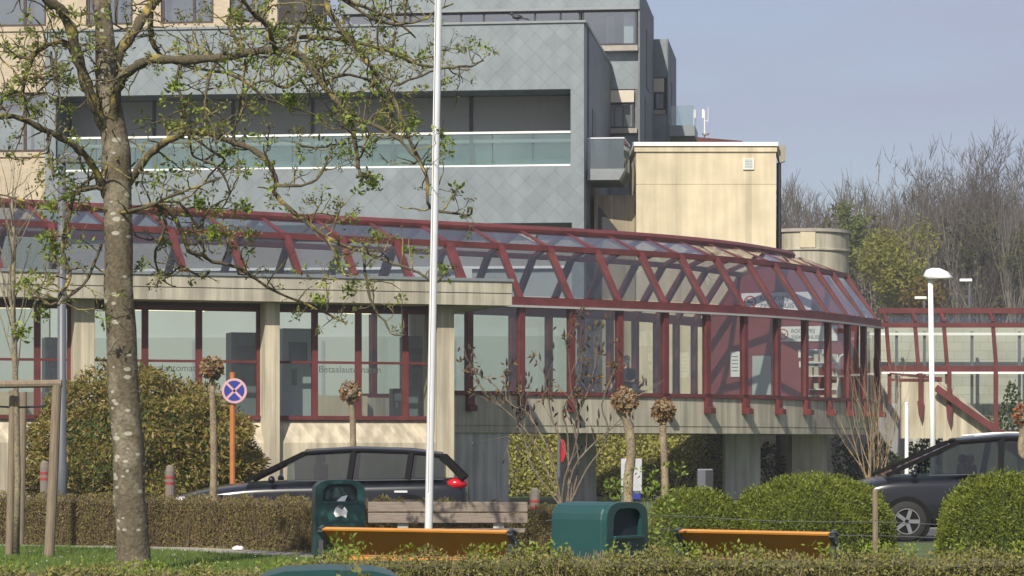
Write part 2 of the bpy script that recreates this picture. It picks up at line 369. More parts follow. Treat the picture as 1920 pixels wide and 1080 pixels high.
# ------------------------------------------------------------------ tower A (tall zinc tower behind) and its strip of windows
ta = thing("zinc_tower", "tallest zinc tower with glass corner room above the long block", "building", (2.25,86.7,0), R(-6.6))
fy, rx = 9.78, 1.03
yb = 17.2
def ZT(y): return 1.5 + (HOR-y)/54.0
m = MB()
m.box(-9.5,rx,fy,yb,ZT(13),ZT(-30))
m.box(-1.95,rx,fy+.25,yb,ZT(165),ZT(95)); m.box(-1.95,rx,fy+.3,yb,5,ZT(250))
m.build("shingle_wall", ZINC, ta)
s2 = MB().box(rx-.02,rx+.04,fy+.02,yb,0,ZT(-30)); s2.box(rx-.16,rx-.02,fy+.26,fy+.4,ZT(250),ZT(13)); s2.build("side_wall", ZINC_SHADED, ta)
MB().box(-9.5,rx+.02,fy-.05,fy+.25,ZT(17),ZT(12.4)).build("soffit_trim", ZTRIM, ta)
sl_ = MB().box(-2.0,rx-.03,fy-.1,fy+.6,ZT(95),ZT(85)).box(-1.0,rx-.06,fy+.0,fy+.5,ZT(249),ZT(240)).build("floor_slab", PAVE, ta)
def win(parent, x0, x1, y, z0, z1, fr=.07, gm=None, fm=None, depth=.9, room=None, back=True, mull=()):
    w = MB().box(x0,x0+fr,y-.04,y+.06,z0,z1).box(x1-fr,x1,y-.04,y+.06,z0,z1).box(x0+fr,x1-fr,y-.04,y+.06,z0,z0+fr).box(x0+fr,x1-fr,y-.04,y+.06,z1-fr,z1)
    for mxx in mull: w.box(mxx-fr/2,mxx+fr/2,y-.04,y+.06,z0+fr,z1-fr)
    w = w.build("window", fm or DARK, parent)
    MB().quad((x0+fr,y,z0+fr),(x1-fr,y,z0+fr),(x1-fr,y,z1-fr),(x0+fr,y,z1-fr)).build("pane", gm or GLASSD, w)
    if back: MB().box(x0,x1,y+depth,y+depth+.02,z0,z1).build("room_back", room or INTER, w)
    return w
win(ta, -.95, rx-.05, fy+.1, ZT(84), ZT(17), depth=2.2, room=INTER)
MB().box(rx-.55,rx-.22,fy+.5,fy+.52,ZT(84),ZT(20)).build("curtain", WHITE, ta)
MB().box(-.2,.1,fy+1.2,fy+1.22,ZT(84),ZT(20)).build("pillar", PALE, ta)
win(ta, -9.4, -1.0, fy+.12, ZT(60), ZT(17), mull=(-8.2,-7,-6.0,-5.2,-4.4,-2.6,-1.7), depth=2.0)
win(ta, -1.9, rx-.17, fy+.2, ZT(240), ZT(191), depth=1.2)
MB().box(-1.9,rx-.17,fy+.1,fy+.24,ZT(190.5),ZT(168)).build("blind", CREAM, ta)
bk = MB()
for i in range(4): bk.box(-.42+i*.3,-.42+i*.3+.22,fy+.5,fy+.7,ZT(239),ZT(210-6*i))
bk.build("shelf_goods", CREAM, ta)
MB().box(rx+.04,rx+.06,fy+3.4,fy+5.0,ZT(140),ZT(28)).box(rx+.04,rx+.06,fy+2.6,fy+4.4,ZT(268),ZT(165)).build("side_window", DARK, ta)
MB().box(-9.5,rx+.05,yb-.3,yb,5,ZT(-30)).build("rear_wall", ZINC_SHADED, ta)

# ------------------------------------------------------------------ tower B (lower, farther)
tb = thing("zinc_tower", "low narrow zinc tower with a side glass balcony behind the tallest one", "building", (2.25,86.7,0), R(-6.6))
def ZU(y): return 1.5 + (HOR-y)/50.0
fy, rx = 17.6, 1.54
m = MB().box(rx-3,rx,fy,fy+5.5,ZU(145),ZU(73)).box(rx-3,rx,fy+.05,fy+5.5,5,ZU(214)).box(rx-3,rx-.04,fy+.9,fy+5.5,ZU(214),ZU(145)).build("shingle_wall", ZINC, tb)
MB().box(rx,rx+.05,fy+.01,fy+5.5,5,ZU(73)).build("side_wall", ZINC_SHADED, tb)
MB().box(rx-1.2,rx-.05,fy-.02,fy+.3,ZU(214),ZU(206)).build("sill", PAVE, tb)
win(tb, rx-1.1, rx-.06, fy+.1, ZU(206), ZU(146), depth=.7)
MB().box(rx-1.1,rx-.1,fy+.0,fy+.05,ZU(172),ZU(147)).build("blind", CREAM, tb)
MB().box(rx-.4,rx-.15,fy+.3,fy+.32,ZU(205),ZU(174)).build("curtain", WHITE, tb)
MB().box(rx+.05,rx+.07,fy+2.2,fy+3.6,ZU(230),ZU(140)).build("side_window", DARK, tb)
bl = MB().box(rx+.052,rx+1.0,fy+.9,fy+3.4,ZU(250),ZU(230)).build("balcony", ZTRIM, tb)
MB().quad((rx+.1,fy+.95,ZU(230)),(rx+.95,fy+.95,ZU(230)),(rx+.95,fy+.95,ZU(192)),(rx+.1,fy+.95,ZU(192))).quad((rx+.95,fy+.95,ZU(230)),(rx+.95,fy+3.35,ZU(230)),(rx+.95,fy+3.35,ZU(192)),(rx+.95,fy+.95,ZU(192))).build("balcony_glass", GLASSB, bl)

# ------------------------------------------------------------------ beige brick building on the left
bb = thing("brick_building", "beige brick building with brown framed windows at the left edge", "building", tuple(W(520,57.2))+(0,), R(-6.6))
Lb = -14.0
zs = lambda y: 1.5 + (HOR-y)/56.0
def bx(px): return (px-520)/56.3
cols = [(-250,-60),(-30,82),(158,247),(300,400),(430,500)]
rows = [(zs(58),zs(-55)),(zs(291),zs(180)),(zs(520),zs(415))]
m = MB(); prev = 4.0
zz = [0]
for z0, z1 in reversed(rows): zz += [z0, z1]
zz.append(21)
for i in range(0, len(zz)-1, 2): m.box(Lb-4,0,0,.3,zz[i],zz[i+1])
for z0, z1 in rows:
    xs = [Lb-4]
    for c0, c1 in cols: xs += [bx(c0), bx(c1)]
    xs.append(0)
    for i in range(0, len(xs)-1, 2): m.box(xs[i],xs[i+1],0,.3,z0,z1)
m.build("brick_wall", BRICK, bb)
MB().box(Lb-4,0,3,9,0,21).build("rear_body", BRICK, bb)
for z0, z1 in rows:
    for c0, c1 in cols:
        x0, x1 = bx(c0), bx(c1)
        win(bb, x0, x1, .14, z0, z1, .09, GLASSD, BROWN, .5, INTERL if z0 < 13 else INTER, True, (x0+(x1-x0)*.62,))
        MB().box(x0-.06,x1+.06,-.05,.14,z0-.16,z0-.005).build("sill", BRICK, bb)

# ------------------------------------------------------------------ concrete stair tower, tank
ct = thing("concrete_tower", "square beige concrete tower with white capping and a small vent", "building")
s = 59.0; yy = F/s
x0, x1 = (1193-960)/s, (1455-960)/s
zt_ = ZY(274, s)
m = MB().box(x0,x1,yy,yy+5,ZY(346,s)+.012,zt_).box(x0+.004,x1-.004,yy+.012,yy+5,ZY(346,s)-.012,ZY(346,s)+.012).box(x0,x1,yy,yy+5,0,ZY(346,s)-.012)
m.box(x0-.06,x1+.03,yy-.05,yy,zt_-.18,zt_)
m.build("wall", CONCP, ct)
MB().box(x0-.08,x1+.06,yy-.1,yy+5.1,zt_,zt_+.12).build("coping", WHITE, ct)
v0, v1 = (1393-960)/s, (1413-960)/s
vt = MB().box(v0,v1,yy-.05,yy-.002,ZY(318,s),ZY(298,s)).build("vent", WHITE, ct)
sm = MB()
for k in range(6): sm.box(v0+.04,v1-.04,yy-.065,yy-.05,ZY(318,s)+.05+k*.05,ZY(318,s)+.075+k*.05)
sm.build("slats", PALE, vt)
hp = MB().prism([(x1+.05,yy+.2,ZY(272,s)),(x1+.33,yy+.2,ZY(272,s)),(x1+.33,yy+.2,ZY(300,s)),(x1+.15,yy+.2,ZY(304,s)),(x1+.05,yy+.2,ZY(285,s))],(0,.5,0)).build("rain_hopper", CONCW, ct)
MB().tube([(x1+.13,yy+.4,ZY(303,s)),(x1+.13,yy+.4,0)],.075,10).build("downpipe", DARK, ct)
# low annex wall left of it, running back
xa = 2.62
MB().box(xa,x0-.01,yy+.3,yy+4,0,ZY(366,58.8)).build("annex_wall", concrete("shaded_annex_concrete", (.30,.255,.18), 3), ct)  # shade on the annex is put into its darker concrete colour
MB().prism([(x0-1.2,yy+.26,ZY(436,59)),(x0-.5,yy+.26,ZY(436,59)),(x0-1.2,yy+.26,ZY(384,59))],(0,.03,0)).build("dark_triangle", DARK, ct)  # thin dark triangle laid on the annex wall
rr = thing("red_roof", "dark red flat roof edge peeping above the square concrete tower", "building")
MB().prism([((1268-960)/48,F/48,ZY(268,48)),((1268-960)/48,F/48,ZY(254,48)),((1392-960)/48,F/48,ZY(264,48)),((1392-960)/48,F/48,ZY(270,48))],(0,5,0)).build("roof_edge", RED, rr)
MB().box((1270-960)/48,(1390-960)/48,F/48+.3,F/48+4.8,0,ZY(268,48)).build("wall", CONCG, rr)
an = thing("antenna_mast", "small white antenna mast on the red roof edge", "antenna", P(1321,262,47.6))
MB().tube([(0,0,-.1),(0,0,1.15)],.025,6).bar((0,0,.75),(.12,0,.75),.02,.02).build("mast", WHITE, an)
MB().box(-.10,-.02,-.04,.04,.85,1.2).build("panel_antenna", WHITE, an)
MB().lathe([(0,0),(.12,.03),(.16,.09)],(.04,-.06,.15),12).build("dish", WHITE, an)
MB().tube([(.14,0,.7),(.14,0,1.3)],.012,5).build("whip_antenna", WHITE, an)
tk = thing("concrete_tank", "round concrete tank top with pale rim beside the square tower", "tank", tuple(W(1511,58))+(0,))
s = 58.0; rr_ = 80/s
MB().lathe([(rr_,0),(rr_,ZY(474,s)),(rr_+.05,ZY(474,s)),(rr_+.05,ZY(471,s)),(rr_,ZY(470,s)),(rr_,ZY(440,s))],(0,0,0),72).build("tank_wall", CONCW, tk)
MB().lathe([(rr_,ZY(440,s)),(rr_+.06,ZY(440,s)),(rr_+.06,ZY(434,s)),(0,ZY(434,s))],(0,0,0),72).build("rim", PAVE, tk)
MB().box(-.33,.15,-rr_-.05,-rr_+.2,ZY(470,s),ZY(441,s)).build("hatch", CONCP, tk)
MB().box(-rr_-.35,-rr_+.3,-.4,.4,ZY(452,s),ZY(437,s)).build("side_box", CONCW, tk)

# ------------------------------------------------------------------ walkway path
TK = [-20,0,3.5,5.1,6.7,8.3,9.9,11.5,13.1,14.7,16.3,18,20]
TA = [33,33,35.5,39,43,47.5,52,57,61,64,66.5,68,69]
def ang(t): return R(float(np.interp(t, TK, TA)))
_ts = np.arange(-20, 20.001, .02); _an = np.radians(np.interp(_ts, TK, TA))
_x = np.concatenate([[0], np.cumsum(np.cos(_an[:-1])*.02)]); _y = np.concatenate([[0], np.cumsum(np.sin(_an[:-1])*.02)])
i0 = int(np.argmin(abs(_ts))); _x -= _x[i0]; _y += F/72.0 - _y[i0]
def wp(t, d, z):
    """point of the walkway: t metres along the front face, d metres in from it, height z"""
    a_ = ang(t); return Vector((float(np.interp(t,_ts,_x)) - d*math.sin(a_), float(np.interp(t,_ts,_y)) + d*math.cos(a_), z))
ZS, ZE, ZK, ZR, WD = 2.89, 5.33, 6.80, 7.36, 5.0
ww = thing("glass_walkway", "curved glazed walkway with dark red steel frame on a concrete beam", "walkway")
def sweep(prof, t0, t1, step=.4):
    n = max(1, int(round((t1-t0)/step))); m = MB(); k = len(prof); vs = []; fs = []
    for i in range(n+1):
        t = t0 + (t1-t0)*i/n
        vs += [wp(t, d, z) for d, z in prof]
    for i in range(n):
        for j in range(k): fs.append((i*k+j, (i+1)*k+j, (i+1)*k+(j+1)%k, i*k+(j+1)%k))
    fs.append(tuple(range(k))); fs.append(tuple(n*k+j for j in range(k-1,-1,-1)))
    return m.add(vs, fs)
def rect(d0, d1, z0, z1): return [(d0,z0),(d1,z0),(d1,z1),(d0,z1)]
TL, TE = -15.7, 17.9
# concrete beam, its floor
sweep([(.05,1.87),(.05,2.03),(.075,2.035),(.075,2.06),(.05,2.065),(.05,2.84),(.35,2.84),(.35,2.3),(4.65,2.3),(4.65,2.84),(4.95,2.84),(4.95,1.87)], -1.75, TE+.2).build("concrete_beam", CONCW, ww)
sweep(rect(.36,4.64,2.302,2.32), -1.7, TE).build("floor", FLOORM, ww)
sweep(rect(-.005,.3,2.845,2.95), -1.75, TE+.15).build("sill_rail", RED, ww)
sweep(rect(4.7,5.1,2.845,2.95), -1.75, TE+.15).build("sill_rail", RED, ww)
sweep(rect(-.06,.14,ZE-.13,ZE+.085), -1.75, TE+.1).build("eave_beam", RED, ww)
sweep(rect(4.9,5.1,ZE-.13,ZE+.13), TL, TE).build("eave_beam", RED, ww)
sweep(rect(-.14,-.02,ZE-.19,ZE-.135), -1.7, TE+.1).build("gutter", simple("gutter_grey",(.34,.33,.33),.5), ww)
for d in (1.05, WD-1.05): sweep(rect(d-.07,d+.07,ZK-.07,ZK+.08), TL, TE).build("purlin", RED, ww)
sweep([(WD/2-.16,ZR-.05),(WD/2+.16,ZR-.05),(WD/2+.19,ZR+.06),(WD/2+.1,ZR+.16),(WD/2-.1,ZR+.16),(WD/2-.19,ZR+.06)], TL, TE-1.2).build("ridge_beam", RED, ww)
frames = [-15.7 + 1.6*k for k in range(22)]
frames = [.3 + 1.6*k for k in range(-10, 12)]
WF = .15
for t in frames:
    a_ = ang(t); tg = Vector((math.cos(a_), math.sin(a_), 0))
    m = MB()
    p = [wp(t,0.04,ZE), wp(t,1.05,ZK), wp(t,WD/2,ZR), wp(t,WD-1.05,ZK), wp(t,WD-.04,ZE)]
    wide = .22 if abs(t+1.3) < .01 else WF
    for i in range(4): m.bar(p[i], p[i+1], wide, .16 if i in (0,3) else .11, up=(0,0,1))
    if t > -1.6:
        m.bar(wp(t,0.04,2.95), wp(t,0.04,ZE-.13), .17, .17, up=tg.cross(Vector((0,0,1))))
        m.bar(wp(t,WD-.04,2.95), wp(t,WD-.04,ZE-.13), .17, .17, up=tg.cross(Vector((0,0,1))))
    rib = m.build("frame", RED, ww)
    if t > -1.6:
        pr = [wp(t,d,z) for d, z in ((.045,2.845),(-.10,2.845),(-.10,2.60),(-.22,2.56),(-.22,2.42),(.045,2.42))]
        MB().prism([q - tg*.1 for q in pr], tg*.2).build("bracket", RED, rib)
tgrid = frames
for i in range(len(tgrid)-1):
    t0, t1 = tgrid[i]+.07, tgrid[i+1]-.07
    def pane(name, d0, z0, d1, z1, mt):
        o = MB().quad(wp(t0,d0,z0), wp(t1,d0,z0), wp(t1,d1,z1), wp(t0,d1,z1)).build(name, mt, ww); return o
    if t0 > -1.6:
        pane("wall_pane", .04, 2.95, .04, ZE-.13, GLASS)
        pane("wall_pane", WD-.04, 2.95, WD-.04, ZE-.13, GLASS)
    pane("sloped_pane", .06, ZE+.12, 1.0, ZK-.08, GLASSR); pane("sloped_pane", WD-.06, ZE+.12, WD-1.0, ZK-.08, GLASSR)
    pane("roof_pane", 1.12, ZK+.05, WD/2-.16, ZR, GLASSR); pane("roof_pane", WD-1.12, ZK+.05, WD/2+.16, ZR, GLASSR)
# first short bay against the pavilion
MB().quad(wp(-1.72,.04,2.95),wp(-1.38,.04,2.95),wp(-1.38,.04,ZE-.13),wp(-1.72,.04,ZE-.13)).build("wall_pane", GLASS, ww)
# cross wall, dark red, with a door
tw = 16.05
prof = [(.14,2.32),(WD-.14,2.32),(WD-.14,ZE),(WD-1.1,ZK-.1),(WD/2,ZR-.1),(1.1,ZK-.1),(.14,ZE)]
tg = Vector((math.cos(ang(tw)), math.sin(ang(tw)), 0))
cw = MB().prism([wp(tw,d,z) for d, z in prof], tg*.12).build("cross_wall", REDIN, ww)
def wallbox(d0, d1, z0, z1, th, off=0.004):
    a0 = [wp(tw,d,z) - tg*off for d, z in ((d0,z0),(d1,z0),(d1,z1),(d0,z1))]
    return MB().prism(a0, -tg*th)
wallbox(2.9,3.5,3.1,4.3,.02).build("door_pane", PALE, cw)
# piers
def pier(t0, t1, d0, d1, mat, z1=1.869):
    m = MB(); c = [wp(t0,d0,-.2),wp(t1,d0,-.2),wp(t1,d1,-.2),wp(t0,d1,-.2)]
    m.prism(c, (0,0,z1+.2)); return m.build("pier", mat, ww)
pier(-1.75,-.02,.12,1.0,CONCG)
for p0, p1, yq, mt in ((1052,1118,76.2,CONCG),(1360,1426,79.6,CONCG),(1485,1551,82.3,CONCW)):
    MB().box((p0-960)*yq/F,(p1-960)*yq/F,yq,yq+1.0,-.1,1.869).build('pier', mt, ww)

# dark undercroft wall and ivy under the right end
uc = MB().box(6.4,14.5,89.0,89.4,-.1,2.9).build("retaining_wall", CONCG); tag(uc, "dark concrete retaining wall in the shade under the walkway end", "wall")

# ------------------------------------------------------------------ entrance pavilion
PA = R(19); PY = 67.5
pv = thing("entrance_pavilion", "beige concrete pavilion with flat canopy and red framed windows", "building", (0,PY,0), PA)
def ploc(px, d):
    k = (px-960)/F; return (k*(PY+d*math.cos(PA)) + d*math.sin(PA))/(math.cos(PA)-k*math.sin(PA))
inv = Matrix.Rotation(-PA,4,'Z')
def tol(v): return inv @ (Vector(v) - Vector((0,PY,0)))
z0c, z1c = 4.94, 5.52
XL = -17
bk_ = [tol(wp(t,-.02,0)) for t in (-1.9,-5,-8,-10.5)]
poly = [(0,0),(0,max(1.2,bk_[0].y-.3)-.0)] + [(q.x,q.y) for q in bk_[0:1]] + [(q.x,max(1.3,q.y)) for q in bk_[1:]] + [(XL,1.3),(XL,0)]
MB().prism([(x,y,z0c) for x,y in poly],(0,0,.28)).build("canopy", CONCW, pv)
poly2 = [(x-.012 if x > -1 and y < 3 else x, max(y,.012)) for x,y in poly]
MB().prism([(x,y,z0c+.28) for x,y in poly2],(0,0,.022)).build("canopy_joint", DARK, pv)
MB().prism([(x,y,z0c+.302) for x,y in poly],(0,0,z1c-z0c-.302)).build("canopy", CONCW, pv)
MB().box(XL,.04,-.04,.25,z1c,z1c+.07).box(-.2,.04,.25,3.2,z1c,z1c+.07).build("roof_trim", ZTRIM, pv)
colsx = [(-205,-165),(140,178),(497,525),(820,852)]
cx = [(ploc(a_,.47), ploc(b_,.47)) for a_, b_ in colsx]
for a_, b_ in cx: MB().box(a_,b_,.47,1.12,0,z0c).build("column", CONC, pv, bevel=.012)
ZSL, ZH, ZTR = 2.22, 4.82, 3.54
mulls = [[(-70)],[70],[272,373],[590,672,760]]
spans = [(XL,cx[0][0]),(cx[0][1],cx[1][0]),(cx[1][1],cx[2][0]),(cx[2][1],cx[3][0])]
for (a_, b_), ms in zip(spans, mulls):
    MB().prism([(a_,1.0,ZSL-.07),(a_,.62,1.6),(a_,.62,0),(a_,1.3,0),(a_,1.3,ZSL-.07)],(b_-a_,0,0)).build("plinth", CONC, pv)
    MB().box(a_,b_,.96,1.3,ZH+.002,z0c-.002).build("head_band", BROWN, pv)
    MB().box(a_,b_,.88,1.2,ZSL-.066,ZSL+.03).build("sill", RED, pv)
    w = MB(); f = .08
    w.box(a_,a_+f,.97,1.06,ZSL+.03,ZH).box(b_-f,b_,.97,1.06,ZSL+.03,ZH).box(a_+f,b_-f,.97,1.06,ZH-f,ZH).box(a_+f,b_-f,.98,1.05,ZTR-.03,ZTR+.03)
    xs = [ploc(q,1.0) for q in ms]; xs = [q for q in xs if a_+.2 < q < b_-.2]
    for q in xs: w.box(q-.075,q+.075,.965,1.065,ZSL+.03,ZH-f)
    w = w.build("window", RED, pv)
    e = [a_+f]+xs+[b_-f]
    for i in range(len(e)-1):
        MB().quad((e[i],1.015,ZSL+.03),(e[i+1],1.015,ZSL+.03),(e[i+1],1.015,ZH-f),(e[i],1.015,ZH-f)).build("pane", GLASS, w)
# hall floor and low rear parapet, rear posts
MB().prism([(XL,1.3,2.06),(cx[3][1],1.3,2.06),(cx[3][1],6,2.06),(XL,3,2.06)],(0,0,.1)).build("hall_floor", FLOORM, pv)
MB().box(cx[3][0]+.05,cx[3][1],1.12,3.0,0,z0c).build("end_wall", CONC, pv)
def rear(t): q = tol(wp(t,4.4,0)); return q
m = MB()
ra, rb = rear(-16), rear(-1.8)
m.prism([(ra.x,ra.y,2.1),(rb.x,rb.y,2.1),(rb.x-.07,rb.y+.2,2.1),(ra.x-.07,ra.y+.2,2.1)],(0,0,.78)).build("rear_parapet", CONCP, pv)
m = MB()
for k in range(8):
    q = ra.lerp(rb,(k+.3)/8); pass
# strip lamps on the soffit inside
EMW = bpy.data.materials.new("lit_tube"); EMW.use_nodes = True; b_ = EMW.node_tree.nodes["Principled BSDF"]; b_.inputs["Emission Color"].default_value = (1,.9,.55,1); b_.inputs["Emission Strength"].default_value = 1.6
for p0, p1, y in ((250,388,583),(-60,60,585),(640,700,584)):
    x0_, x1_ = ploc(p0,1.6), ploc(p1,1.6)
    t_ = thing("strip_light", {250:"lit fluorescent strip light in the pavilion hall behind the big tree trunk",-60:"lit fluorescent strip light in the leftmost pavilion window",640:"short lit fluorescent strip light right of the middle pavilion column"}[p0], "light")
    t_.location = (0,PY,0); t_.rotation_euler = (0,0,PA)
    MB().box(x0_,x1_,1.55,1.7,4.80,4.90).build("housing", WHITE, t_)
    MB().tube([(x0_+.05,1.62,4.785),(x1_-.05,1.62,4.785)],.028,8).build("tube", EMW, t_)
    MB().tube([(x0_+.3,1.62,4.9),(x0_+.3,1.62,4.945)],.015,5).build("hanger", STEEL, t_)
# machines and furniture inside the hall
MACH = simple("machine_grey", (.12,.145,.15), .5, var=.06)
MACHP = simple("machine_pale", (.30,.36,.36), .4, var=.05)
MSCR = simple("machine_screen", (.07,.08,.09), .3)
def machine(px0, px1, ytop, d, dep, label, mat, cat="ticket machine", zb=2.16, name="ticket_machine"):
    s_ = 76.5; x0_, x1_ = ploc(px0,d), ploc(px1,d); zt2 = ZY(ytop,s_)
    t_ = thing(name, label, cat, (0,PY,0), PA)
    MB().box(x0_,x1_,d,d+dep,zb,zt2).build("cabinet", mat, t_, bevel=.015)
    w_ = x1_-x0_
    MB().box(x0_+w_*.2,x1_-w_*.2,d-.02,d-.002,zb+(zt2-zb)*.62,zb+(zt2-zb)*.85).build("screen", MSCR, t_)
    MB().box(x0_+w_*.3,x0_+w_*.45,d-.03,d-.002,zb+(zt2-zb)*.38,zb+(zt2-zb)*.56).build("coin_slot", MSCR, t_)
    return t_
machine(434,488,626,1.7,.6,"tall dark grey payment machine left of the middle pavilion column", MACH)
machine(530,588,618,1.5,.5,"pale glassy payment machine right of the middle pavilion column", MACHP)
machine(762,806,628,1.9,.6,"dark grey payment machine in the right end of the pavilion hall", MACH)
machine(736,757,728,1.6,.3,"low black bin-shaped unit on the pavilion hall floor", DARK, "unit", name="floor_unit")
machine(85,112,640,1.6,.5,"narrow grey payment machine seen beside the grey lamp post", MACH)
def lettering(txt, size, mat, name="lettering", parent=None, align='LEFT', ext=.002):
    c_ = bpy.data.curves.new(name,'FONT'); c_.body = txt; c_.size = size; c_.align_x = align; c_.extrude = ext
    ob = bpy.data.objects.new("tmp", c_); COL.objects.link(ob)
    dg = bpy.context.evaluated_depsgraph_get(); me = bpy.data.meshes.new_from_object(ob.evaluated_get(dg))
    bpy.data.objects.remove(ob); me.name = name; me.materials.clear(); me.materials.append(mat)
    o_ = bpy.data.objects.new(name, me); COL.objects.link(o_)
    if parent: o_.parent = parent
    return o_
LET = simple("window_letters", (.075,.085,.085), .6)
for px in (597, 262):
    t_ = lettering("Betaalautomaten", .234, LET, "window_lettering", pv); t_.rotation_euler = (R(90),0,0)
    t_.location = (ploc(px,1.0), 1.005, 3.30); t_["label"] = "grey letters on the glass reading Betaalautomaten"

# ------------------------------------------------------------------ posters in the walkway
PAPER = simple("poster_board", (.74,.73,.71), .6, var=.03)
INK = simple("poster_ink", (.07,.09,.085), .6)
REDS = simple("sign_red", (.5,.03,.03), .45, var=.04)
def poster(c, xdir, w, h, label, name="smoke_free_sign"):
    """white board, prohibition ring with cigarette, two lines of words"""
    t_ = thing(name, label, "sign", c, math.atan2(xdir.y, xdir.x))
    MB().box(-w/2,w/2,0,.02,-h/2,h/2).build("board", PAPER, t_)
    r_ = h*.36; cxx = -w/2+h*.5
    m = MB(); n = 28
    for k in range(n):
        a0, a1 = 2*math.pi*k/n, 2*math.pi*(k+1)/n
        m.add([(cxx+r_*math.cos(a0),-.004,r_*math.sin(a0)),(cxx+r_*math.cos(a1),-.004,r_*math.sin(a1)),(cxx+r_*.8*math.cos(a1),-.004,r_*.8*math.sin(a1)),(cxx+r_*.8*math.cos(a0),-.004,r_*.8*math.sin(a0))],[(0,1,2,3)])
    m.bar((cxx-r_*.6,-.004,r_*.6),(cxx+r_*.6,-.004,-r_*.6),.004,r_*.18,up=(1,0,1))
    m.build("prohibition_ring", REDS, t_)
    MB().box(cxx-r_*.55,cxx+r_*.55,-.003,-.001,-r_*.1,r_*.1).build("cigarette_symbol", INK, t_)
    for k, tx in enumerate(("ROOKVRIJ", "ZIEKENHUIS")):
        l_ = lettering(tx, h*.36, INK, "lettering", t_); l_.rotation_euler = (R(90),0,0); l_.location = (-w/2+h*1.05,-.004,h*.07-k*h*.42); l_.scale = (min(1.0,(w-h*1.15)/(h*.36*6.1)),1,1)
    return t_
nx = Vector((math.sin(ang(tw)), -math.cos(ang(tw)), 0))
poster(wp(tw,2.72,5.95)-tg*.05, nx, 2.25, .56, "larger white smoke free sign high on the red cross wall, behind the sloped glass")
poster(wp(tw,1.75,4.95)-tg*.05, nx, 1.95, .46, "smaller white smoke free sign on the red cross wall, behind the upright glass")
a_ = ang(-1); poster(wp(-1.25,1.6,5.93), Vector((math.cos(R(8)), math.sin(R(8)),0)), 1.75, .55, "white smoke free sign hung in the walkway just above the canopy end")
def notice(d, z, w, h, mat, label, name="notice", cat="notice"):
    t_ = thing(name, label, cat, wp(tw,d,z)-tg*.03, math.atan2(nx.y,nx.x))
    MB().box(-w/2,w/2,0,.02,-h/2,h/2).build("sheet", mat, t_)
    l_ = MB()
    for k in range(5): l_.box(-w*.4,w*.3,-.003,-.001,h*(.3-.14*k)-.012,h*(.3-.14*k)+.012)
    l_.build("print_lines", INK if mat is PAPER else DARK, t_)
notice(4.05,4.05,.3,.78,PAPER,"upright white notice on the left of the red cross wall")
notice(1.62,4.35,.8,.25,PAPER,"wide white notice under the smaller smoke free sign")
notice(1.62,4.02,.75,.18,PAPER,"narrow white notice strip lowest under the smaller smoke free sign")
ds = thing("leaflet_stand", "white leaflet stand with shelves before the red cross wall", "display stand", wp(tw-.8,1.0,2.32), math.atan2(nx.y,nx.x))
m = MB()
for k in range(4): m.box(-.5,.5,-.12,.12,.5+.4*k,.53+.4*k)
m.build("shelf", WHITE, ds); MB().box(-.52,-.48,-.13,.13,0,1.95).box(.48,.52,-.13,.13,0,1.95).build("upright", WHITE, ds)
m = MB()
for k in range(4):
    for j in range(5):
        if rng.random() < .8: m.box(-.45+j*.19,-.45+j*.19+.14,-.05,.06,.53+.4*k,.53+.4*k+rng.uniform(.15,.28))
m.build("leaflets", CREAM, ds)
sk = thing("disinfectant_post", "white sanitiser dispenser post beside the leaflet stand", "dispenser", wp(tw-1.0,.45,2.32))
MB().tube([(0,0,0),(0,0,1.6)],.03,8).build("pole", WHITE, sk); MB().tube([(0,0,1.6),(.02,0,1.8),(.08,0,1.92),(.16,0,1.95)],.025,8).build("spout", WHITE, sk); MB().lathe([(0,0),(.18,0),(.18,.03),(0,.03)],(0,0,0),16).build("base", WHITE, sk); MB().box(-.07,.07,-.07,.07,1.3,1.62).build("bottle", WHITE, sk)

# ------------------------------------------------------------------ right-hand corridor, stair, block wall
rc = thing("glass_corridor", "straight glazed corridor with dark red frame at the right edge", "corridor")
s = 57.0; yc = F/s; xs0 = (1652-960)/s; xs1 = (2150-960)/s
zc = lambda y: ZY(y, s)
MB().box(xs0,xs1,yc+.5,yc+.75,zc(586),zc(576)).build("roof_edge", RED, rc)
MB().box(xs0,xs1,yc-.05,yc+.1,zc(614),zc(605)).build("eave_beam", RED, rc)
MB().box(xs0,xs1,yc-.08,yc+.12,zc(697),zc(686)).build("rail_beam", RED, rc)
MB().box(xs0,xs1,yc-.1,yc+.0,zc(701),zc(697.2)).build("ledge", WHITE, rc)
MB().box(xs0,xs1,yc-.05,yc+.1,zc(812),zc(806)).build("bottom_rail", RED, rc)
mpx = [1668,1722,1776,1868,1960,2050]
for px in mpx:
    x = (px-960)/s
    f = MB().bar((x,yc+.02,zc(806)),(x,yc+.02,zc(697)),.09,.12).bar((x,yc+.02,zc(686)),(x-.1,yc+.02,zc(614)),.10,.12).bar((x-.1,yc+.02,zc(605)),(x-.12,yc+.55,zc(586)),.10,.1)
    f.build("frame", RED, rc)
    MB().box(x-.34,x-.25,yc+3.0,yc+3.1,zc(806),zc(614)).build("rear_post", STEEL, rc)
for i in range(len(mpx)-1):
    x0, x1 = (mpx[i]-960)/s+.05, (mpx[i+1]-960)/s-.05
    MB().quad((x0,yc+.03,zc(806)),(x1,yc+.03,zc(806)),(x1,yc+.03,zc(697)),(x0,yc+.03,zc(697))).build("wall_pane", GLASS, rc)
    MB().quad((x0,yc+.03,zc(686)),(x1,yc+.03,zc(686)),(x1-.08,yc+.03,zc(614)),(x0-.08,yc+.03,zc(614))).build("wall_pane", GLASS, rc)
    MB().quad((x0-.1,yc+.03,zc(605)),(x1-.1,yc+.03,zc(605)),(x1-.12,yc+.55,zc(586)),(x0-.12,yc+.55,zc(586))).build("sloped_pane", GLASSR, rc)
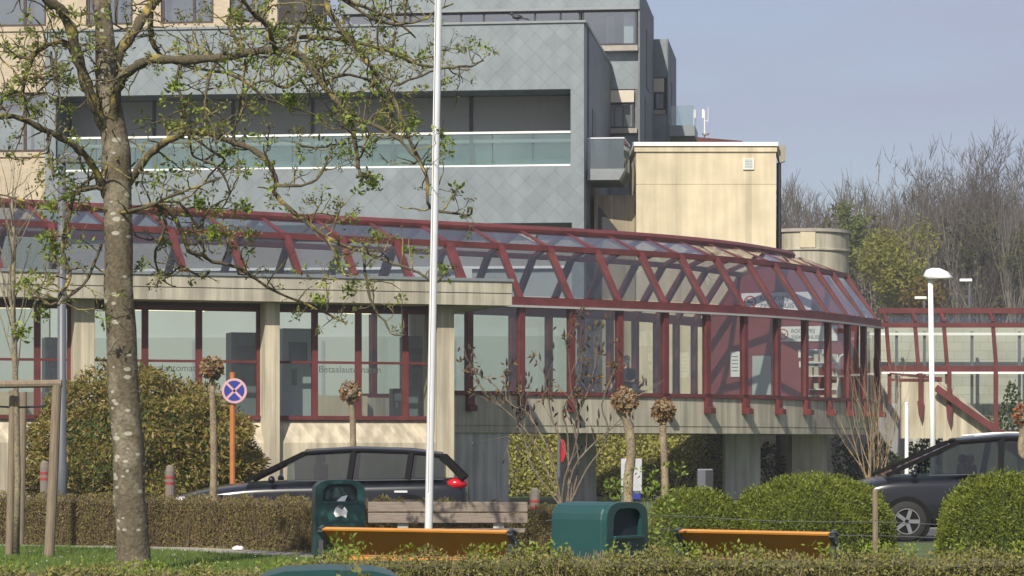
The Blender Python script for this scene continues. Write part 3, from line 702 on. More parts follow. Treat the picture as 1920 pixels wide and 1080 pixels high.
MB().box(xs0,xs1,yc+2.9,yc+3.0,zc(622),zc(617)).build("rear_ledge", WHITE, rc)
MB().box(xs0,xs1,yc+1.4,yc+1.6,0,zc(812)).build("base_wall", CONCW, rc)
bw = MB().box(xs0-.4,xs1,yc+4.0,yc+4.3,0,zc(596)).build("block_wall", BLOCK); tag(bw, "pale concrete block wall seen through the right-hand corridor", "wall")
s = 62.0; yy = F/s
sp_ = thing("stair_wall", "board-marked concrete stair wall with a red sloping handrail", "stair")
def q(px, py): return ((px-960)/s, yy, ZY(py,s))
MB().prism([q(1690,716),q(1758,716),q(1900,838),q(1960,930),q(1768,930),q(1768,822),q(1690,822)],(0,.3,0)).build("wall", CONC, sp_)
MB().prism([q(1688,705),q(1758,705),q(1758,716),q(1688,716)],(0,.4,0)).build("coping", CONCW, sp_)
MB().prism([q(1760,708),q(1905,832),q(1905,838),q(1760,717)],(0,.38,0)).build("sloped_coping", CONCW, sp_)
MB().bar(q(1668,712),q(1766,712),.06,.07).bar(q(1668,700),q(1766,733-24),.05,.05).build("rail", RED, sp_)
rl = MB(); a_ = Vector(q(1752,727))-Vector((0,.25,0)); b_ = Vector(q(1920,846))-Vector((0,.25,0)); rl.bar(a_,b_,.12,.20); rl.build("sloped_handrail", RED, sp_)
for px, y0, y1 in ((1725,700,790),(1779,690,800),(1866,690,830)):
    x = (px-960)/s; f = MB().bar((x,yy-.1,ZY(y1-30,s)),(x,yy-.1,ZY(y0,s)),.10,.12)
    f.prism([(x-.09,yy-.16,ZY(y1-38,s)),(x+.09,yy-.16,ZY(y1-38,s)),(x+.07,yy-.16,ZY(y1-12,s)),(x+.02,yy-.16,ZY(y1,s)),(x-.05,yy-.16,ZY(y1-14,s))],(0,.14,0)); f.build("post", RED, sp_)
# ------------------------------------------------------------------ litter bins
TEAL = simple("teal_plastic", (.011,.055,.054), .38, var=.12, scale=4)
TEALIN = simple("bin_inside", (.006,.02,.024), .8)
def litter_bin(loc, rz, label, sticker=False):
    t = thing("litter_bin", label, "litter bin", loc, rz, "teal litter bins in the park strip")
    w, d, zs_, zt2, n = .68, .58, .90, 1.05, 10
    def arch(w_, z0, z1, zb):
        pts = [(-w_/2*1.04, zb)]
        for i in range(n+1):
            a = math.pi - math.pi*i/n
            # flat barrel with rounded shoulders
            ca, sa = math.cos(a), math.sin(a)
            pts.append((w_/2*math.copysign(abs(ca)**.55, ca), z0 + (z1-z0)*abs(sa)**.9))
        pts.append((w_/2*1.04, zb)); return pts
    out = arch(w, zs_, zt2, 0)
    MB().prism([(x,.05,z) for x,z in out],(0,d-.05,0)).build("body", TEAL, t, bevel=.02)
    zo = .755; oa = [(x,z) for x,z in out[1:-1]]; ia = [(x*.70, zo+.10+(z-zs_)*.95) for x,z in oa]
    ia[0] = (ia[0][0], zo); ia[-1] = (ia[-1][0], zo)
    m = MB()
    for i in range(len(oa)-1):
        m.prism([(oa[i][0],0,oa[i][1]),(oa[i+1][0],0,oa[i+1][1]),(ia[i+1][0],0,ia[i+1][1]),(ia[i][0],0,ia[i][1])],(0,.052,0))
    m.prism([(out[0][0],0,0),(out[-1][0],0,0),(oa[-1][0],0,oa[-1][1]),(ia[-1][0],0,zo),(ia[0][0],0,zo),(oa[0][0],0,oa[0][1])],(0,.052,0))
    m.build("front_panel", TEAL, t)
    MB().prism([(x*.98,.046,z) for x,z in ia],(0,.006,0)).build("opening", TEALIN, t)
    MB().box(ia[0][0],ia[-1][0],-.025,.04,zo-.03,zo+.002).build("opening_lip", TEAL, t, bevel=.006)
    MB().box(-.03,.03,-.012,-.001,zo-.09,zo-.05).build("lock", STEEL, t)
    if sticker:
        m = MB(); m.prism([(x_,-.004,z_+.26) for x_,z_ in ((-.09,.33),(-.06,.28),(.02,.30),(.08,.27),(.10,.36),(.06,.42),(.02,.38),(-.03,.43),(-.07,.40))],(0,.003,0)); m.build("torn_sticker", WHITE, t)
        m = MB(); m.prism([(-.05,-.03,zo+.003),(.06,-.03,zo+.003),(.10,0,zo+.08),(.02,.0,zo+.06)],(0,.02,.004)); m.build("paper_scrap", WHITE, t)
    return t
p = W(638,137); litter_bin((p.x,p.y,-.0), R(9), "teal litter bin with a torn white sticker beside the wooden bench", True)
p = W(1176,214); litter_bin((p.x,p.y-.1,-.03), R(56), "teal litter bin turned sideways between the two orange benches")
p = W(618,470); litter_bin((p.x,p.y,-.04), R(4), "nearest teal litter bin, only its curved top showing above the front hedge")

# ------------------------------------------------------------------ benches
ORNG = simple("orange_lit", (.62,.26,.04), .45, var=.15, scale=3)  # brighter copy of the bench orange, for the sunlit top edge and seat
ORNG_SHADED = simple("orange_shaded", (.42,.15,.015), .55, var=.15, scale=3)  # same orange darkened: shade of the overhanging back put into the colour
GREYM = simple("bench_frame", (.05,.055,.06), .45)
def orange_bench(loc, rz, ln, label):
    t = thing("park_bench", label, "bench", loc, rz, "orange park benches behind the front hedge")
    # back seen from behind: the board leans towards the viewer at the top
    MB().prism([(0,0,.715),(0,.03,.735),(0,.28,.50),(0,.25,.48)],(ln,0,0)).build("backrest", ORNG_SHADED, t)
    MB().prism([(0,-.012,.714),(0,-.02,.73),(0,.05,.745),(0,.05,.735)],(ln,0,0)).build("lit_top_edge", ORNG, t)  # strip in the brighter orange paints the sunlit top edge of the back
    MB().box(0,ln,.26,.70,.43,.47).build("seat", ORNG, t)
    for x in (-.03, ln+.03):
        MB().tube([(x,.02,.70),(x,-.0,.735),(x,.03,.745),(x,.1,.72)],.022,8).bar((x,0,.715),(x,.27,.46),.05,.04).bar((x,.25,.44),(x,.66,.44),.05,.04).bar((x,.03,.0),(x,.03,.62),.05,.05).bar((x,.6,0),(x,.6,.43),.05,.05).bar((x,.03,.56),(x,.2,.54),.05,.03).build("frame", GREYM, t)
    return t
p = W(606,199); orange_bench((p.x,p.y,0), R(-30), 2.0, "longer orange park bench seen from behind, in front of the white flagpole")
p = W(1275,204); orange_bench((p.x,p.y,0), R(-36), 1.56, "orange park bench seen from behind, in front of the clipped green domes")
WOOD = simple("grey_wood", (.20,.165,.135), .85, var=.25, scale=3, streak=(1.5,14,14), bump=.3)
p = W(690,144); wb = thing("wooden_bench", "weathered wooden bench with two-plank back right of the stickered bin", "bench", (p.x,p.y,0), R(-2))
MB().box(0,2.08,.0,.05,.655,.785).build("back_plank", WOOD, wb, bevel=.008); MB().box(0,2.08,.0,.05,.51,.642).build("back_plank", WOOD, wb, bevel=.008)
MB().box(-.02,2.06,-.5,-.05,.40,.445).build("seat", WOOD, wb, bevel=.008)
for x in (.45, 1.7): MB().box(x-.07,x+.07,.052,.12,0,.70).box(x-.07,x+.07,-.48,.05,.33,.398).box(x-.07,x+.07,-.48,-.40,0,.33).build("leg", CONCG, wb)

# ------------------------------------------------------------------ poles and lamps
p = W(802,165); fp = thing("flagpole", "tall white flagpole standing behind the longer orange bench", "flagpole", (p.x,p.y,0))
MB().tube([(0,0,0),(.0,0,.05),(.125,0,6.6),(.17,0,9)],[.048,.046,.040,.036],14).build("pole", ALU, fp, True)
MB().lathe([(.11,0),(.11,.03),(.06,.05),(.05,.3),(0,.3)],(0,0,0),16).build("base", STEEL, fp); MB().ball((.17,0,9.02),.06,12).build("finial", ALU, fp, True)
MB().tube([(.0,-.055,1.0),(.12,-.05,8.6)],.006,5).build("halyard", WHITE, fp)
LGREY = simple("lamp_grey", (.10,.107,.125), .45, var=.06)
p = W(116,120); lp = thing("street_lamp", "grey street lamp post with small angled head behind the staked young tree", "street lamp", (p.x,p.y,0))
MB().tube([(0,0,0),(0,0,1.2),(0,0,1.25),(0,0,6.0)],[.088,.088,.075,.06],14).build("pole", LGREY, lp, True)
MB().prism([(-.03,-.1,6.02),(.10,-.1,6.10),(.42,-.1,6.0),(.40,-.1,5.93),(.0,-.1,5.93)],(0,.2,0)).build("lamp_head", LGREY, lp, bevel=.02)
p = W(1751,92); lp = thing("street_lamp", "white street lamp with wing-shaped head beside the stair wall", "street lamp", (p.x,p.y,0))
MB().tube([(0,0,0),(-.07,0,ZY(520,92))],[.062,.05],12).build("pole", WHITE, lp, True)
zh = ZY(522,92); prf = [(-.20,.05),(-.14,.17),(-.02,.215),(.14,.21),(.30,.14),(.42,.02),(.40,.0),(-.14,-.02)]
hd = MB()
vs = []; secs = [(-.16,.55),(-.12,.85),(0,1),(.12,.85),(.16,.55)]
for yy_, k in secs: vs += [(x*k-.02, yy_, zh+.0+z*k) for x, z in prf]
nn = len(prf); fs = [tuple(range(nn)), tuple(range(4*nn, 5*nn))] + [(i*nn+j, i*nn+(j+1)%nn, (i+1)*nn+(j+1)%nn, (i+1)*nn+j) for i in range(4) for j in range(nn)]
hd.add(vs, fs); hd.build("lamp_head", WHITE, lp, True)
for px, py, s_, lab in ((1818,527,42,"small far car park lamp right of the white wing lamp"),(1733,560,40,"tiny far car park lamp just behind the white wing lamp")):
    p = W(px,s_); l2 = thing("street_lamp", lab, "street lamp", (p.x,p.y,0)); zz_ = ZY(py,s_)
    MB().tube([(0,0,0),(0,0,zz_)],[.09,.06],8).build("pole", STEEL, l2); MB().box(-.45,.1,-.12,.12,zz_-.03,zz_+.10).build("lamp_head", WHITE, l2, bevel=.03)
p = W(1700,72); wp_ = thing("marker_pole", "slim white pole standing before the stair wall end", "pole", (p.x,p.y,0))
MB().tube([(0,0,0),(0,0,ZY(758,72))],.05,10).build("pole", WHITE, wp_); MB().lathe([(.055,0),(.06,.03),(0,.06)],(0,0,ZY(758,72)),12).build("cap", WHITE, wp_)

# ------------------------------------------------------------------ signs
BLUE = simple("sign_blue", (.022,.035,.24), .4, var=.06); PINK = simple("faded_sign_red", (.50,.30,.31), .5, var=.15)
ORP = simple("rusty_orange_post", (.38,.14,.04), .55, var=.2, scale=5)
p = W(436,103.5); sg = thing("no_stopping_sign", "round blue no stopping sign with faded red cross on an orange post", "road sign", (p.x,p.y,0))
zc_ = ZY(733,103.5)
MB().tube([(0,0,0),(0,0,ZY(698,103.5))],.052,10).build("post", ORP, sg)
m = MB(); m.lathe([(0,0),(.225,0),(.225,.02),(0,.02)],(0,0,0),32); d_ = m.build("disc", BLUE, sg); d_.rotation_euler = (R(90),0,0); d_.location = (.04,-.06,zc_)
m = MB()
m.lathe([(.185,0),(.228,0),(.228,.024),(.185,.024)],(0,0,0),32)
for a in (45,-45): m.bar((-.19*math.cos(R(a)),-.19*math.sin(R(a)),.022),(.19*math.cos(R(a)),.19*math.sin(R(a)),.022),.042,.006)
x_ = m.build("red_cross_ring", PINK, sg); x_.rotation_euler = (R(90),0,0); x_.location = (.04,-.06,zc_)
RSG = simple("red_sign_face", (.55,.02,.025), .35)
p = W(1048,100); rs = thing("round_red_sign", "round red traffic sign seen nearly edge-on on a grey pole", "road sign", (p.x,p.y,0))
MB().tube([(0,0,0),(0,0,ZY(824,100))],.032,8).build("post", LGREY, rs)
m = MB().lathe([(0,0),(.21,0),(.22,.02),(0,.02)],(0,0,0),28).build("disc", RSG, rs); m.rotation_euler = (R(90),0,R(-70)); m.location = (.06,0,ZY(845,100))
m = MB().box(-.13,.13,-.04,.04,-.004,-.001).build("white_bar", WHITE, rs); m.rotation_euler = (R(90),0,R(-70)); m.location = (.06,0,ZY(845,100))
p = W(1184,98); ib = thing("info_board", "pale grey notice board with a blue plate behind the bent pollard tree", "sign", (p.x,p.y,0))
MB().box(-.2,.2,-.02,.02,.62,ZY(860,98)).build("panel", simple("board_grey", (.42,.43,.45),.5), ib, bevel=.006); MB().tube([(-.17,.05,0),(-.17,.05,1.2)],.025,8).build("post", LGREY, ib); MB().tube([(.17,.05,0),(.17,.05,1.2)],.025,8).build("post", LGREY, ib)
MB().box(.02,.17,-.03,-.021,.5,.66).build("blue_plate", BLUE, ib)
p = W(1322,82); wbn = thing("waste_bin", "grey post-mounted waste bin with dark front in the ivy underpass", "bin", (p.x,p.y,0))
MB().box(-.18,.18,-.14,.14,.5,1.0).build("body", LGREY, wbn, bevel=.03); MB().box(.0,.17,-.155,-.142,.52,.97).build("front", DARK, wbn); MB().tube([(0,.1,0),(0,.1,.5)],.03,8).build("post", LGREY, wbn)

# ------------------------------------------------------------------ bollards, stake, wire, frame of stakes
BPOST = simple("bollard_wood", (.17,.145,.125), .9, var=.2, streak=(10,10,1), bump=.2); BRED = simple("red_band", (.30,.03,.03), .5)
b0 = None
for px, yt, s_, lab in ((84,864,120,"wooden bollard with two red bands, left beside the grey lamp post"),(319,872,120,"wooden bollard with two red bands in front of the dark estate car's nose"),(1003,915,128,"wooden bollard with two red bands behind the wooden bench's right end"),(1236,930,132,"wooden bollard with two red bands below the straight pollard tree")):
    p = W(px,s_); h = ZY(yt,s_)
    t = thing("bollard", lab, "bollard", (p.x,p.y,0), R(rng.uniform(-8,8)), "banded wooden bollards along the road")
    MB().tube([(0,0,0),(0,0,h-.10),(0,0,h-.03),(0,0,h)],[.075,.075,.06,.035],14).build("post", BPOST, t)
    MB().lathe([(.0762,h-.30),(.0785,h-.30),(.0785,h-.265),(.0762,h-.265)],(0,0,0),16).build("red_band", BRED, t); MB().lathe([(.0762,h-.21),(.0785,h-.21),(.0785,h-.175),(.0762,h-.175)],(0,0,0),16).build("red_band", BRED, t)
STK = simple("stake_wood", (.19,.15,.105), .9, var=.25, scale=4, streak=(8,8,1), bump=.3)
p = W(1641,158); t = thing("wooden_stake", "single thin wooden stake between the two large clipped domes", "stake", (p.x,p.y,0))
MB().tube([(0,0,-.05),(.004,0,.5),(0,0,ZY(917,158)-.02),(0,0,ZY(917,158))],[.036,.034,.033,.02],8).build("post", STK, t); MB().tube([(.0,-.037,.63),(.0,.037,.63)],.008,5).build("nail", DARK, t)
wr = thing("wire_fence", "thin sagging wires strung past the single wooden stake", "wire")
for z_, nm in ((.62,"wire"),(.46,"wire")):
    pts = [Vector((x, F/158+.05, z_ + .05*math.sin(x*.9) - .02*math.cos(x*2.1))) for x in np.linspace(.4, 6.6, 24)]
    MB().tube(pts,.0045,4).build(nm, STEEL, wr)
t = thing("tree_stakes", "round wooden stakes with a crossbar holding the young tree", "tree support")
def stk(a, b, r): return MB().tube([a, a.lerp(b,.5)+Vector((.004,0,0)), b],[r*1.05,r,r*.95],12)
stk(P(92,1046,138),P(107,722,138)-Vector((0,0,.0)),.068).build("stake", STK, t)
stk(P(17,1040,137),P(24,732,137),.05).build("stake", STK, t); q_ = stk(P(38,1020,128),P(44,735,128),.055).build("stake", STK, t)
MB().tube([P(-130,723,138),P(116,719,138)],.055,10).build("crossbar", STK, t)
MB().tube([P(-10,762,138),P(30,764,136),P(84,762,138)],.014,5).build("tie_strap", DARK, t)

# ------------------------------------------------------------------ cars
PAINTK = simple("dark_car_paint", (.010,.011,.015), .25, .2, var=.04); PAINTK.node_tree.nodes["Principled BSDF"].inputs["Coat Weight"].default_value = .4
CGL = glass("car_glass", (.22,.27,.26), 1.0, .03)
RUB = simple("tyre_rubber", (.015,.015,.015), .85); RIM = simple("alloy_rim", (.35,.35,.37), .35, .8)
LENS = simple("headlight_lens", (.65,.67,.7), .15, .3); TAIL = simple("tail_light_red", (.45,.008,.015), .2)
SEAT = simple("car_seat", (.03,.03,.032), .9); PLAS = simple("black_plastic", (.010,.010,.011), .9, spec=.1)
def car(name, label, cat, loc, st, gh, wins, wheels, ws, rails):
    t = thing(name, label, cat, loc)
    vs = []; k = 11
    for x, hw, zb_, zt2 in st:
        half = [(hw*.82,zb_),(hw*.98,zb_+.10),(hw,zb_+.30),(hw*.985,zt2-.17),(hw*.93,zt2-.03)]
        ring = [(x,-y,z) for y,z in half] + [(x,0,zt2+.03)] + [(x,y,z) for y,z in reversed(half)]
        vs += ring
    n = len(st); fs = [tuple(range(k)), tuple((n-1)*k+j for j in range(k))]
    for i in range(n-1):
        for j in range(k): fs.append((i*k+j,(i+1)*k+j,(i+1)*k+(j+1)%k,i*k+(j+1)%k))
    b = MB().add(vs,fs).build("body", PAINTK, t, True); s_ = b.modifiers.new("sub",'SUBSURF'); s_.levels = s_.render_levels = 2
    # cabin: pillars and roof as bars along the glass edges
    def side(x, f, sgn, off=0):
        zb_ = float(np.interp(x,[g_[0] for g_ in gh],[g_[1] for g_ in gh])); zt2 = float(np.interp(x,[g_[0] for g_ in gh],[g_[2] for g_ in gh]))
        y = .83 + (.60-.83)*min(1,(f*(zt2-zb_))/.55)
        return Vector((x, sgn*(y+off), zb_+f*(zt2-zb_)))
    xs = [g_[0] for g_ in gh]
    rf = MB(); rv = []; xr = [x for x in np.linspace(ws[1], ws[2], 14)]
    for x in xr:
        a = side(x,.93,1); c = side(x,1,1)
        rv += [(x,-a.y-.012,a.z-.01),(x,-a.y+.03,c.z-.005),(x,-.3,c.z+.035),(x,0,c.z+.045),(x,.3,c.z+.035),(x,a.y-.03,c.z-.005),(x,a.y+.012,a.z-.01)]
    kk = 7; ff = []
    for i in range(len(xr)-1):
        for j in range(kk-1): ff.append((i*kk+j,(i+1)*kk+j,(i+1)*kk+j+1,i*kk+j+1))
    rf.add(rv,ff); ro = rf.build("roof", PAINTK, t, True); so_ = ro.modifiers.new("thick",'SOLIDIFY'); so_.thickness = .03
    for sgn in (-1,1):
        pl = MB()
        pl.bar(side(ws[0],0,sgn),side(ws[1],.96,sgn),.07,.06); pl.bar(side(ws[3],0,sgn),side(ws[2],.96,sgn),.10,.09)
        for x0, x1 in zip(wins[:-1], wins[1:]):
            pass
        for x in wins[1:-1]: pl.bar(side(x,0,sgn),side(x+.06,.95,sgn),.09,.05)
        pts = [side(x,.95,sgn) for x in np.linspace(ws[1],ws[2],8)]
        pl.tube(pts,.035,6)
        pl.build("pillar_frame", PLAS, t)
    for sgn in (-1,1):
        for x0, x1 in zip(wins[:-1], wins[1:]):
            m = MB(); xx = np.linspace(x0,x1,5)
            for a,b_ in zip(xx[:-1],xx[1:]): m.quad(side(a,0,sgn,-.01),side(b_,0,sgn,-.01),side(b_,.95,sgn,-.01),side(a,.95,sgn,-.01))
            m.build("side_window", CGL, t)
    m = MB().quad(side(ws[0],.0,-1),side(ws[0],.0,1),side(ws[1],.95,1),side(ws[1],.95,-1)); m.build("windscreen", CGL, t)
    m = MB().quad(side(ws[3],.0,-1),side(ws[3],.0,1),side(ws[2],.95,1),side(ws[2],.95,-1)); m.build("rear_window", CGL, t)
    for x in wheels:
        for sgn in (-1,1):
            w = thing_part = MB().lathe([(.20,-.10),(.30,-.11),(.325,-.07),(.325,.07),(.30,.11),(.20,.10)],(0,0,0),28).build("wheel", RUB, t, True); w.rotation_euler = (R(90),0,0); w.location = (x, sgn*.86, .325)
            r_ = MB().lathe([(0,-.03),(.05,-.05)],(0,0,0),16)
            for q in range(5):
                a = 2*math.pi*q/5; r_.bar((.03*math.cos(a),.03*math.sin(a),0),(.2*math.cos(a),.2*math.sin(a),0),.06,.185)
            r_.lathe([(.19,-.11),(.205,-.11),(.205,.11),(.19,.11)],(0,0,0),28); r_.build("rim", RIM, w)
            ar = MB().lathe([(0,-.015),(.385,-.015),(.385,.015),(0,.015)],(0,0,0),28)
            ao = ar.build("wheel_arch", PLAS, t); ao.rotation_euler = (R(90),0,0); ao.location = (x, sgn*.925, .335)
    for sgn in (-1,1):
        MB().ball((.22,sgn*.66,st[1][3]-.06),.1,10,sc=(1.5,.9,.55)).build("headlight", LENS, t, True)
        xe = st[-1][0]; MB().ball((xe-.20,sgn*.74,st[-1][3]-.03),.13,10,sc=(1.3,.9,.75)).build("tail_light", TAIL, t, True)
        mxp = side(ws[0]+.42,.08,sgn,.1); MB().ball(mxp,.09,10,sc=(.6,1.1,.75)).build("mirror", PAINTK, t, True)
        for x in (wins[1]-.2, wins[2]-.2 if len(wins)>2 else wins[1]+.8): MB().box(x,x+.2,sgn*.915-.015,sgn*.915+.015,st[5][3]-.2,st[5][3]-.165).build("door_handle", ALU, t)
        if rails: MB().tube([side(x,1,sgn)+Vector((0,-sgn*.02,.055)) for x in np.linspace(ws[1]+.25,ws[2]-.15,9)],.02,6).build("roof_rail", ALU, t)
        MB().tube([side(x,0,sgn,.012) for x in np.linspace(wins[0],wins[-1],8)],.006,5).build("belt_trim", STEEL, t)
    for y in (-.38,.38): MB().box(ws[1]+.15,ws[1]+.3,y-.23,y+.23,.7,1.22).box(ws[1]+.17,ws[1]+.27,y-.12,y+.12,1.22,1.38).build("seat", SEAT, t, bevel=.04)
    return t
st1 = [(0,.60,.30,.62),(.06,.72,.24,.69),(.35,.85,.20,.78),(.8,.90,.19,.86),(1.3,.91,.19,.93),(2.2,.91,.19,.95),(3.4,.91,.19,.97),(4.2,.90,.22,.99),(4.55,.84,.28,.98),(4.68,.74,.34,.92)]
gh1 = [(1.2,.93,.94),(1.65,.94,1.21),(2.1,.94,1.42),(2.9,.95,1.47),(3.8,.96,1.44),(4.3,.97,1.36),(4.62,.98,1.0)]
ec = car("estate_car", "dark estate car with red tail light passing behind the brown hedge", "car", (-5.38,46.4,0), st1, gh1, [1.85,2.82,3.72,4.28], (.85,3.75), (1.2,2.1,4.25,4.6), False)
ec.scale = (1.06,1,1); ec.location.x -= .28
st2 = [(0,.68,.24,.78),(.06,.82,.18,.88),(.3,.89,.16,.98),(.6,.92,.2,1.05),(1.2,.93,.2,1.06),(2.2,.93,.2,1.07),(3.4,.93,.2,1.08),(4.2,.92,.22,1.1),(4.5,.88,.28,1.1),(4.6,.8,.34,1.0)]
gh2 = [(.55,1.05,1.06),(1.1,1.05,1.37),(1.7,1.06,1.60),(2.5,1.07,1.67),(3.6,1.08,1.66),(4.3,1.09,1.56),(4.55,1.1,1.15)]
car("people_carrier", "black people carrier with roof rails, nose behind the clipped domes", "car", (5.38,44.7,0), st2, gh2, [1.25,2.35,3.45,4.2], (.85,3.65), (.55,1.72,4.2,4.55), True)

# ------------------------------------------------------------------ people in the walkway
SKIN = simple("skin", (.42,.25,.18), .6, var=.05); HAIRG = simple("grey_hair", (.25,.24,.23), .8); HAIRD = simple("dark_hair", (.03,.022,.018), .7)
COATD = simple("dark_coat", (.018,.02,.028), .85, var=.2); TROU = simple("dark_trousers", (.03,.032,.04), .9); STRP = simple("grey_jacket", (.055,.06,.065), .85, var=.3, scale=30, streak=(.2,.2,1)); MASK = simple("face_mask", (.55,.65,.75), .7)
def skin_mesh(name, joints, edges, mat, parent, sub=1, root=0):
    me = bpy.data.meshes.new(name); me.from_pydata([j[:3] for j in joints], edges, []); me.materials.append(mat)
    o = bpy.data.objects.new(name, me); COL.objects.link(o); o.parent = parent
    o.modifiers.new("skin",'SKIN')
    for i, j in enumerate(joints):
        sv_ = me.skin_vertices[0].data[i]; sv_.radius = (j[3], j[4] if len(j) > 4 else j[3]); sv_.use_root = (i == root)
    s_ = o.modifiers.new("sub",'SUBSURF'); s_.levels = s_.render_levels = sub
    return o
def person(loc, rz, label, pose, coat, hair):
    t = thing("person", label, "person", loc, rz)
    sit = pose == 'sit'
    hz = .50 if sit else .93          # hips
    J = [(0,0,hz,.13,.10),(0,.0,hz+.2,.125,.09),(0,0,hz+.38,.15,.10),(0,0,hz+.52,.075,.065),(0,-.01,hz+.60,.05,.052),(0,-.02,hz+.68,.072,.085),(0,-.015,hz+.78,.074,.09),(0,-.01,hz+.84,.04,.05)]
    E = [(0,1),(1,2),(2,3),(3,4),(4,5),(5,6),(6,7)]
    C = [(0,0,hz-.08,.17,.13),(0,0,hz+.2,.16,.12),(0,0,hz+.38,.18,.125),(0,0,hz+.50,.10,.085),(0,0,hz+.545,.062,.06)]; CE = [(0,1),(1,2),(2,3),(3,4)]
    Tr = [(0,0,hz,.15,.12)]; TE_ = []
    for s_ in (-1,1):
        b = len(J)
        if sit: el, wr_ = (s_*.25,-.08,hz+.20), (s_*.12,-.30,hz+.18)
        else: el, wr_ = (s_*.24,.02,hz+.16), (s_*.20,-.12,hz-.06)
        J += [(s_*.19,0,hz+.44,.055),(el[0],el[1],el[2],.042),(wr_[0],wr_[1],wr_[2],.028)]
        E += [(2,b),(b,b+1),(b+1,b+2)]
        d = Vector((wr_[0]-el[0],wr_[1]-el[1],wr_[2]-el[2])).normalized()
        pm_ = Vector(wr_)+d*.07; J.append((*pm_,.032,.02)); E.append((b+2,b+3)); hb = b+3
        for k, (o_, ln) in enumerate(((-.03,.075),(-.01,.09),(.01,.085),(.03,.065))):
            q = len(J); side_ = Vector((1,0,0)); f1 = pm_+side_*o_+d*.035; f2 = f1+d*ln*.5+Vector((0,-.01,-.01)); f3 = f2+d*ln*.5+Vector((0,-.02,-.02))
            J += [(*f1,.010),(*f2,.009),(*f3,.007)]; E += [(hb,q),(q,q+1),(q+1,q+2)]
        q = len(J); th = Vector(wr_)+d*.03+Vector((-s_*.035,-.01,0)); J += [(*th,.012),(*(th+d*.05),.009)]; E += [(b+2,q),(q,q+1)]
        cb = len(C); C += [(s_*.19,0,hz+.44,.085),(el[0],el[1],el[2],.066),(wr_[0]-d.x*.02,wr_[1]-d.y*.02,wr_[2]-d.z*.02,.048)]; CE += [(2,cb),(cb,cb+1),(cb+1,cb+2)]
        b = len(J); tb_ = len(Tr)
        if sit: kn, an_ = (s_*.12,-.45,hz+.02), (s_*.12,-.45,.09)
        else: kn, an_ = (s_*.10,-.01,.48), (s_*.10,.02,.08)
        J += [(s_*.09,0,hz-.06,.085),(kn[0],kn[1],kn[2],.055),(an_[0],an_[1],an_[2],.038),(an_[0],an_[1]-.15,.04,.035,.03)]; E += [(0,b),(b,b+1),(b+1,b+2),(b+2,b+3)]
        Tr += [(s_*.09,0,hz-.06,.10),(kn[0],kn[1],kn[2],.075),(an_[0],an_[1],an_[2]+.03,.055)]; TE_ += [(0,tb_),(tb_,tb_+1),(tb_+1,tb_+2)]
    skin_mesh("body", J, E, SKIN, t, 2); skin_mesh("coat", C, CE, coat, t, 2, 1); skin_mesh("trousers", Tr, TE_, TROU, t, 1)
    zh_ = hz+.76
    hm = MB(); hm.ball((0,.02,zh_+.015),.102,14,sc=(.86,1.0,1.0)); h_ = hm.build("hair", hair, t, True)
    # open the face: lower the front of the hair cap
    for v_ in h_.data.vertices:
        if v_.co.y < -.02 and v_.co.z < zh_+.06: v_.co.y = .0
        if v_.co.z < zh_-.05: v_.co.z = zh_-.05
    fm = MB().ball((0,-.072,zh_-.055),.055,10,sc=(1.05,.75,.75)); fm.build("face_mask", MASK, t, True)
    ey = MB(); [ey.ball((s_*.03,-.098,zh_+.01),.009,6) for s_ in (-1,1)]; ey.build("eyes", DARK, t)
    MB().ball((0,-.108,zh_-.02),.016,6,sc=(.8,1,1.3)).build("nose", SKIN, t, True)
    er = MB(); [er.ball((s_*.088,.0,zh_-.01),.022,6,sc=(.5,.8,1.2)) for s_ in (-1,1)]; er.build("ears", SKIN, t, True)
    return t
person(wp(2.9,.9,2.32), R(60), "person in grey jacket standing at the left among the glass bays", 'stand', STRP, HAIRG)
person(wp(4.35,.75,2.62), R(10), "person in dark coat with face mask, seated behind the glass", 'sit', COATD, HAIRG)
person(wp(4.75,1.5,2.32), R(-30), "person in black coat with face mask standing behind the seated person", 'stand', COATD, HAIRD)
st_ = thing("walkway_bench", "low dark bench that the seated person sits on", "bench", wp(4.35,.75,2.32), ang(4.35))
MB().box(-.6,.6,-.1,.3,.66,.72).build("seat", DARK, st_)
for x in (-.5,.5): MB().box(x-.03,x+.03,-.08,.28,.0,.66).build("leg", STEEL, st_)
